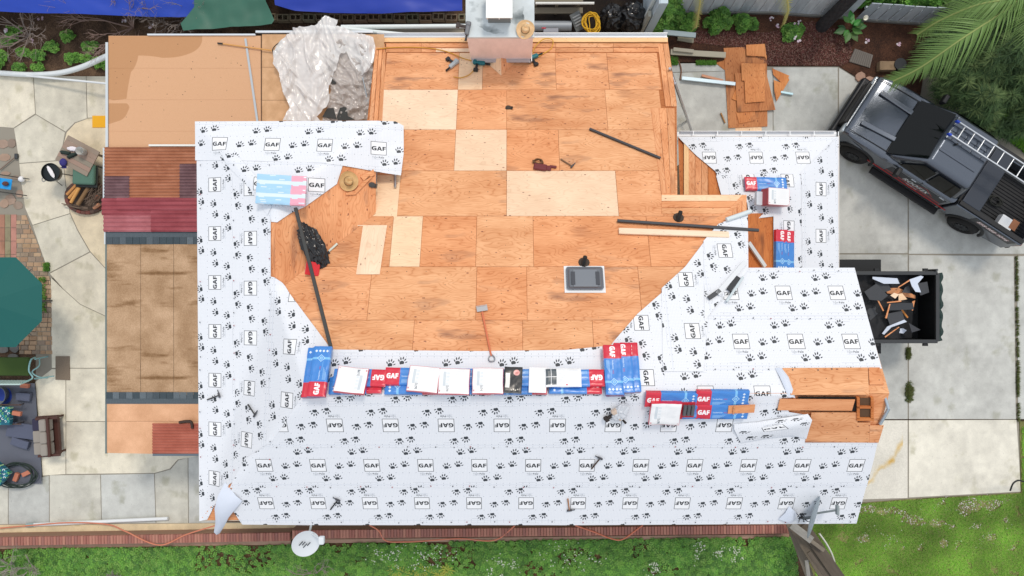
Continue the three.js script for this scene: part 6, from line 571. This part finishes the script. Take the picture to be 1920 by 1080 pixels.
struct('lawn', slabPx(flat(0.015), [[1515, 985], [1606, 944], [1704, 936], [1915, 924], [1912, 790], [2300, 790], [2300, 1400], [1530, 1400]], 0, 0.07), std([255, 255, 255], 0.95, 0, { map: dtex(512, 512, (u, v) => { const k = tn(u, v, 6, 6, 2, 5) * 60 + vn(u * 200, v * 200, 200, 200, 4) * 16; return [118 + k, 118 + k, 70 + k * .8]; }, [1 / 3, 1 / 3]) }), 'rough lawn with bare dirt patches');
const bare = (x, z) => { const q = [(x / (H / F)) + 960, z / (H / F) + 540]; let b = 0; for (const [cx, cy, rx, ry] of [[1815, 950, 34, 20], [1850, 945, 30, 12], [1668, 958, 34, 10], [1625, 955, 22, 12], [1715, 975, 30, 12], [1760, 980, 20, 10], [1620, 1010, 16, 10], [1768, 1018, 12, 10]]) b = Math.max(b, 1 - Math.hypot((q[0] - cx) / rx, (q[1] - cy) / ry)); return b; };
inst('grass', blade, leafM([255, 255, 255]), scatter([[1520, 985], [1606, 945], [1704, 937], [1915, 925], [1915, 800], [1990, 800], [1990, 1150], [1535, 1150]], 110000, (x, z) => { const b = bare(x, z) + 0.5 * nz(x * 3, z * 3); if (b > 0.2 && R() < 0.85) return null; const d = fbm(x * .8, z * .8, 4, 3); return { s: rr(.035, .065), sy: rr(.5, 1), rx: rr(-.3, .3), y: 0.012, c: lawnC[R() * 5 | 0].clone().multiplyScalar(1.15 + 1.2 * d) }; }), 'short rough grass of the lawn');
inst('gravel', new THREE.IcosahedronGeometry(1, 0), std([255, 255, 255], 0.9), scatter([[1600, 935], [1900, 925], [1900, 1030], [1600, 1030]], 700, (x, z) => bare(x, z) + .7 * nz(x * 3, z * 3) + rr(-.25, .15) > 0.2 ? { s: rr(.008, .022), y: .02 } : null), 'pale gravel in the bare lawn patches', [G3(.5, .47, .42), G3(.35, .28, .22), G3(.62, .6, .56)]);
// driveway weeds
inst('weeds', blade, leafM([255, 255, 255]), [...Array(1500)].map((_, i) => { const k = R(); let px, py; if (k < .45) { py = rr(480, 790); px = 1905 + (py - 480) * .012 + rr(-2, 2); if (nz(py * .05, 2) < -.25) py = rr(690, 740); } else if (k < .7) { py = 650 + (R() + R()) * 12; px = 1702 + (R() + R() - 1) * 5; } else { py = 735 + (R() + R() + R() - 1.5) * 16; px = 1703 + (R() - .4) * (R() * 18); } const p = G(px, py); return { x: p.x, y: 0, z: p.z, ry: R() * 6, s: rr(.04, .1) }; }), 'grass weeds growing in the driveway joints', [G3(.1, .16, .04), G3(.14, .17, .05), G3(.2, .19, .08)]);
inst('weeds', blade, leafM([255, 255, 255]), [...Array(700)].map(() => { const k = R(); const p = k < .4 ? G(rr(1305, 1342), rr(115, 122)) : k < .6 ? G(rr(1258, 1270), rr(108, 122)) : k < .8 ? G(80 + rr(-6, 8), 548 + rr(-28, 38)) : G(rr(84, 94), rr(493, 508)); return { x: p.x, y: 0, z: p.z, ry: R() * 6, s: rr(.05, .11) }; }), 'green weed tufts at paving edges', greens.map(c => c.clone().multiplyScalar(1.4)));
// north beds
struct('mulch_bed', slabPx(flat(0.012), [[1215, -40], [1760, -40], [1720, 215], [1634, 162], [1573, 124], [1442, 124], [1362, 116], [1240, 116]], 0, 0.06), std([200, 160, 140], 0.95, 0, { map: soilTex }), 'soil bed with red bark mulch');
inst('mulch', new THREE.BoxGeometry(1.6, 0.25, 0.5), std([255, 255, 255], 0.95), scatter([[1290, 58], [1440, 62], [1520, 40], [1590, 62], [1600, 110], [1580, 124], [1440, 122], [1390, 90], [1300, 80]], 9000, (x, z) => ({ s: rr(.012, .03), y: .02 + R() * .015, rx: rr(-.4, .4) })), 'red bark mulch chips', [G3(.12, .04, .03), G3(.17, .06, .05), G3(.09, .035, .03), G3(.24, .14, .11)]);
function bush(name, label, cat, px, py, rx, ry, h, n, cols, geo = clover, s0 = .05, s1 = .1, grp) { const t = thing(name, label, cat, grp), o = G(px, py), parts = []; t.position.copy(o); const pos = [], col = []; const g0 = geo.attributes.position.array, M = new THREE.Matrix4(), q = new THREE.Quaternion(), e = new THREE.Euler(), v = V(0, 0, 0); for (let i = 0; i < n; i++) { const a = R() * 6.28, r = Math.pow(R(), .45), yy = R(); const x = Math.cos(a) * rx * r, z = Math.sin(a) * ry * r; const lump2 = 0.75 + 0.5 * nz(x * 3 + px, z * 3, py), y = h * lump2 * Math.sqrt(Math.max(0, 1 - r * r)) * (0.35 + 0.65 * yy) + .03; const s = rr(s0, s1); e.set(rr(-.9, .9), R() * 6.28, rr(-.5, .5)); M.compose(V(x * lump2, y, z * lump2), q.setFromEuler(e), V(s, s, s)); const c = cols[R() * cols.length | 0]; for (let k = 0; k < g0.length; k += 3) { v.set(g0[k], g0[k + 1], g0[k + 2]).applyMatrix4(M); pos.push(v.x, v.y, v.z); col.push(c.r, c.g, c.b); } } const g = new THREE.BufferGeometry(); g.setAttribute('position', new THREE.Float32BufferAttribute(pos, 3)); g.setAttribute('color', new THREE.Float32BufferAttribute(col, 3)); g.computeVertexNormals(); mesh('foliage', g, phys([255, 255, 255], 0.75, 0, { vertexColors: true }), t); mesh('stem', cyl(0.02, 0.035, h * .6, 7).translate(0, h * .3, 0), std([80, 64, 48], .9), t); return t; }
bush('shrub', 'leafy green shrub against the clapboard wall', 'shrub', 1250, 30, .55, .75, .8, 1500, greens); bush('shrub', 'leafy green shrub in front of the plank fence joint', 'shrub', 1345, 42, .45, .4, .5, 700, greens); bush('shrub', 'green shrub beside the yellow hanging frond', 'shrub', 1395, 45, .4, .3, .45, 600, greens); bush('shrub', 'leafy shrub at the clapboard corner near the alley', 'shrub', 1285, 50, .4, .35, .5, 500, greens); bush('shrub', 'low flowering shrub beside the dark palm trunk', 'shrub', 1483, 62, .35, .3, .3, 400, greens); for (const [x, y] of [[1640, -8], [1700, 0], [1760, 8], [1600, -10], [1820, 20]]) bush('hedge', 'bright green hedge growing behind the low white fence', 'hedge', x, y, .8, .5, 1.0, 800, greens.map(c => c.clone().multiplyScalar(1.5)), clover, .06, .12, 'hedges behind the low fence');
for (const [i, p] of [[20, 78], [50, 100], [75, 108], [98, 90], [140, 110], [160, 112], [10, 105], [40, 128], [130, 70], [75, 128], [190, 118], [0, 120], [28, 60], [172, 88]].entries()) bush('weed_plant', 'low green weed clump in the north-west soil bed', 'plant', p[0], p[1], rr(.2, .36), rr(.14, .24), .1, 90, greens.map(c => c.clone().multiplyScalar(1.3)), clover, .04, .08, 'weed clumps in the north-west bed');
{ const pts = []; for (const [x, y] of [[85, 38], [18, 60], [70, 82], [20, 62], [1488, 53], [1486, 75], [1492, 79], [1453, 54], [1442, 40], [1620, 82], [1678, 86], [240, 45], [290, 55], [1494, 46]]) for (let k = 0; k < 4; k++) { const p = G(x + rr(-4, 4), y + rr(-4, 4)); pts.push({ x: p.x, z: p.z, y: .2, s: rr(.02, .04), ry: R() * 6 }); } inst('pink_flowers', petal, leafM([255, 255, 255]), pts, 'small pink and white blossoms in the beds', [G3(.7, .5, .62), G3(.8, .75, .8)]); }
{ const t = thing('calla_plant', 'broad-leaved green plant with one white flower in the soil bed', 'plant'); t.position.copy(G(1582, 62)); const lf = []; for (let k = 0; k < 17; k++) { const a = R() * 6.28, r = rr(.1, .42), L = rr(.22, .36), y = rr(.2, .5), g = new THREE.PlaneGeometry(1, 1, 3, 6), P = g.attributes.position; for (let i = 0; i < P.count; i++) { const u = P.getX(i), v = P.getY(i) + .5, w = Math.sin(Math.min(1, v * 1.02) * 3.05) * .55 * (1.25 - v * .6); P.setXYZ(i, u * w * L * 1.1, -.1 * v * v * L + .05 * Math.abs(u), v * L); } g.computeVertexNormals(); g.rotateY(a); g.translate(Math.sin(a) * r * .4, y, Math.cos(a) * r * .4); mesh('leaf', g, phys([60 + rr(-14, 14), 112 + rr(-16, 20), 48], .45, 0, {}), t); } const p = new THREE.ConeGeometry(.07, .16, 16, 1, true); p.rotateX(Math.PI + .4); mesh('flower', p.translate(.28, .62, -.2), std([240, 238, 226], .6), t); mesh('stalk', rod(V(.1, 0, 0), V(.28, .56, -.2), .012, 6), std([80, 120, 60], .7), t); }
// twiggy bare shrubs
function twigs(name, label, px, py, h, spread, n, c, grp, lean = [0, 0]) { const t = thing(name, label, 'shrub', grp); t.position.copy(G(px, py)); const gs = []; const grow = (a, d, L, r, dep) => { const b = a.clone().addScaledVector(d, L); const mid = a.clone().lerp(b, .5).add(V(rr(-.04, .04) * L, rr(-.02, .04), rr(-.04, .04) * L)); gs.push(rod(a, mid, r, 5, r * .85), rod(mid, b, r * .85, 5, r * .65)); if (dep <= 0) return; const k = dep > 1 ? 3 : 2; for (let i = 0; i < k; i++) { const nd = d.clone().add(V(rr(-.75, .75), rr(-.25, .35), rr(-.75, .75))).normalize(); grow(a.clone().lerp(b, rr(.5, 1)), nd, L * rr(.55, .8), r * .6, dep - 1); } }; for (let i = 0; i < n; i++) { const a = i / n * 6.28 + R(); grow(V(0, 0, 0), V(Math.cos(a) * spread + lean[0], 1, Math.sin(a) * spread + lean[1]).normalize(), h * rr(.4, .6), .022, 4); } mesh('branches', join(gs), std(c, .9), t); return t; }
twigs('bare_shrub', 'bare grey shrub at the west end of the blue tarp', 55, 68, 1.5, .9, 6, [150, 136, 128]); twigs('bare_shrub', 'leafless pinkish shrub sprawling before the blue tarp', 250, 52, 1.6, 1.1, 7, [156, 132, 122], undefined, [-.5, -.1]); twigs('bare_shrub', 'leafless grey shrub against the green tarp', 345, 32, 1.3, .8, 7, [164, 152, 144]); twigs('bare_shrub', 'bare pale shrub south of the brick wall, by the hose end', 22, 1060, 1.3, .9, 6, [158, 152, 144]); twigs('bare_shrub', 'bare pale shrub in the groundcover beside the pale slab corner', 62, 1062, .9, .8, 4, [166, 160, 150]); twigs('bare_shrub', 'bare thin shrub under the white satellite dish', 592, 1075, 1.2, .6, 4, [160, 150, 140]); twigs('bare_shrub', 'bare twiggy shrub halfway along the brick wall', 235, 1085, .9, .7, 4, [150, 146, 136]);
for (const [i, x] of [742, 758, 775, 790, 806, 824, 838].entries()) { const t = thing('succulent', 'yellow-green succulent rosette in a row below the wall', 'succulent', 'succulents below the wall'); t.position.copy(G(x, 1068 + (i % 3) * 6)); const gs = []; for (let k = 0; k < 22; k++) { const a = k * 2.4, r = .03 + k * .006, g = new THREE.ConeGeometry(.035, .16, 5); g.scale(1, 1, .5); g.rotateX(1.0); g.translate(0, .12, .06 + r); g.rotateY(a); gs.push(g); } mesh('rosette', join(gs), std([164, 172, 70], .6), t); }
// palms
function frond(t, pts, len, w, c, nL = 70) { const cv = new THREE.CatmullRomCurve3(pts), tm = std(c[1], .7), fr = mesh('frond', new THREE.TubeGeometry(cv, 40, .022, 6), tm, t), pos = []; for (let i = 4; i < nL; i++) for (const s of [-1, 1]) { const u = i / nL, p = cv.getPoint(u), d = cv.getTangent(u), side = d.clone().cross(V(0, 1, 0)).normalize().multiplyScalar(s); const L = w * Math.sin(Math.min(1, u * 1.25 + .1) * 2.6 + .25) * rr(.85, 1.1) + .12, dir = side.clone().multiplyScalar(.72).addScaledVector(d, .72).add(V(0, rr(-.25, .15), 0)).normalize(), up = dir.clone().cross(d).normalize(), wd = d.clone().multiplyScalar(.022); let a = p.clone(), dd = dir.clone(); for (let k = 0; k < 4; k++) { const b = a.clone().addScaledVector(dd, L / 4), w0 = wd.clone().multiplyScalar(1 - k / 4.6), w1 = wd.clone().multiplyScalar(1 - (k + 1) / 4.6); const A = a.clone().add(w0), B = a.clone().sub(w0), Cc = b.clone().sub(w1), Dd = b.clone().add(w1); for (const q of [A, B, Cc, A, Cc, Dd]) pos.push(q.x, q.y, q.z); a = b; dd.y -= .16; dd.normalize(); } } const g = new THREE.BufferGeometry(); g.setAttribute('position', new THREE.Float32BufferAttribute(pos, 3)); g.computeVertexNormals(); mesh('leaflets', g, phys(c[0], .55, 0, {}), fr); }
{ const t = thing('palm_tree', 'feathery green palm spreading a frond over the truck nose', 'palm tree'); const cr = G(1960, -45, 4.2); t.position.set(0, 0, 0); mesh('trunk', rod(G(2010, -60, 0), cr, .2, 12, .14), std([96, 80, 64], .9), t); const gc = [[104, 136, 66], [146, 160, 92]]; frond(t, [cr, G(1890, 15, 4.4), G(1800, 75, 4.2), G(1720, 130, 3.5), G(1675, 152, 3.0)], 0, .85, gc, 110); frond(t, [cr, G(1880, -25, 4.6), G(1800, -40, 4.3), G(1730, -50, 3.6)], 0, .8, gc); frond(t, [cr, G(1960, 40, 4.5), G(1985, 120, 4.0)], 0, .8, gc); frond(t, [cr, G(1900, -5, 4.6), G(1830, 10, 4.4), G(1760, 40, 3.8), G(1720, 65, 3.2)], 0, .6, gc, 90); }
{ const t = thing('palm_tree', 'dark-trunked palm with yellowing hanging fronds over the fence', 'palm tree'); const cr = G(1590, -110, 3.2); mesh('trunk', rod(G(1540, 50, 0), G(1612, -20, 1.9), .19, 14, .17), std([58, 56, 58], .9, 0, { map: grit([200, 200, 200], 80, 12, 3, .4) }), t); mesh('upper_trunk', rod(G(1612, -20, 1.9), cr, .17, 12, .13), std([58, 56, 58], .9), t); const yc = [[176, 172, 96], [186, 176, 110]]; frond(t, [cr, G(1500, -90, 3.4), G(1475, -30, 2.6), G(1478, 20, 1.8), G(1470, 45, 1.2)], 0, .45, yc, 60); frond(t, [cr, G(1400, -120, 3.4), G(1325, -60, 2.8), G(1312, 10, 1.9), G(1305, 52, 1.0)], 0, .45, yc, 60); }
// dark feathery tree behind the truck
{ const t = thing('feathery_tree', 'dark fine-leaved tree hanging over the truck', 'tree'); const o = G(1850, 130); t.position.copy(o); mesh('trunk', rod(V(.3, 0, .4), V(.1, 1.4, 0), .14, 10, .1), std([52, 44, 38], .9), t); for (const [a, b] of [[V(.1, 1.3, 0), V(-1.2, 2.1, .3)], [V(.1, 1.3, 0), V(.9, 2.2, -.8)], [V(.1, 1.2, 0), V(-.3, 2.2, -1.2)], [V(.1, 1.1, 0), V(.8, 1.9, 1.1)]]) mesh('limb', rod(a, b, .07, 8, .03), std([52, 44, 38], .9), t); const pos = [], col = []; const cols = [G3(.03, .06, .02), G3(.045, .09, .028), G3(.07, .12, .038), G3(.11, .16, .055), G3(.03, .065, .022)]; const tuft = (cx, cy, cz, R0, n) => { const cc = cols[R() * 5 | 0]; for (let i = 0; i < n; i++) { const a = R() * 6.28, e = rr(-.4, 1.2), L = R0 * rr(.5, 1.1), d = V(Math.cos(a) * Math.cos(e), Math.sin(e), Math.sin(a) * Math.cos(e)), s = V(-Math.sin(a), 0, Math.cos(a)).multiplyScalar(.009), b = V(cx, cy, cz).addScaledVector(d, L * .15), m = b.clone().addScaledVector(d, L); m.y -= L * .25; pos.push(b.x + s.x, b.y, b.z + s.z, b.x - s.x, b.y, b.z - s.z, m.x, m.y, m.z); for (let k = 0; k < 3; k++) col.push(cc.r * (1 + .3 * k), cc.g * (1 + .3 * k), cc.b * (1 + .3 * k)); } }; for (let i = 0; i < 3000; i++) { const a = R() * 6.28, r = Math.pow(R(), .5); const x = Math.cos(a) * r * 2.2, z = Math.sin(a) * r * 2.1; const d = fbm(x * .9, z * .9, 6, 3); if (d < -.22) continue; tuft(x, (1.2 + 1.5 * Math.sqrt(Math.max(0, 1 - r * r))) * (0.8 + .5 * d) * rr(.6, 1), z, .3, 34); } const g = new THREE.BufferGeometry(); g.setAttribute('position', new THREE.Float32BufferAttribute(pos, 3)); g.setAttribute('color', new THREE.Float32BufferAttribute(col, 3)); g.computeVertexNormals(); mesh('crown', g, phys([255, 255, 255], .8, 0, { vertexColors: true }), t); }
inst('grass', blade, leafM([255, 255, 255]), scatter([[1830, 175], [1960, 170], [1990, 420], [1935, 300], [1860, 240]], 6000, (x, z) => ({ s: rr(.06, .12), c: lawnC[R() * 3 | 0].clone().multiplyScalar(1.1) })), 'bright grass beyond the truck');
renderer.render(scene, camera);
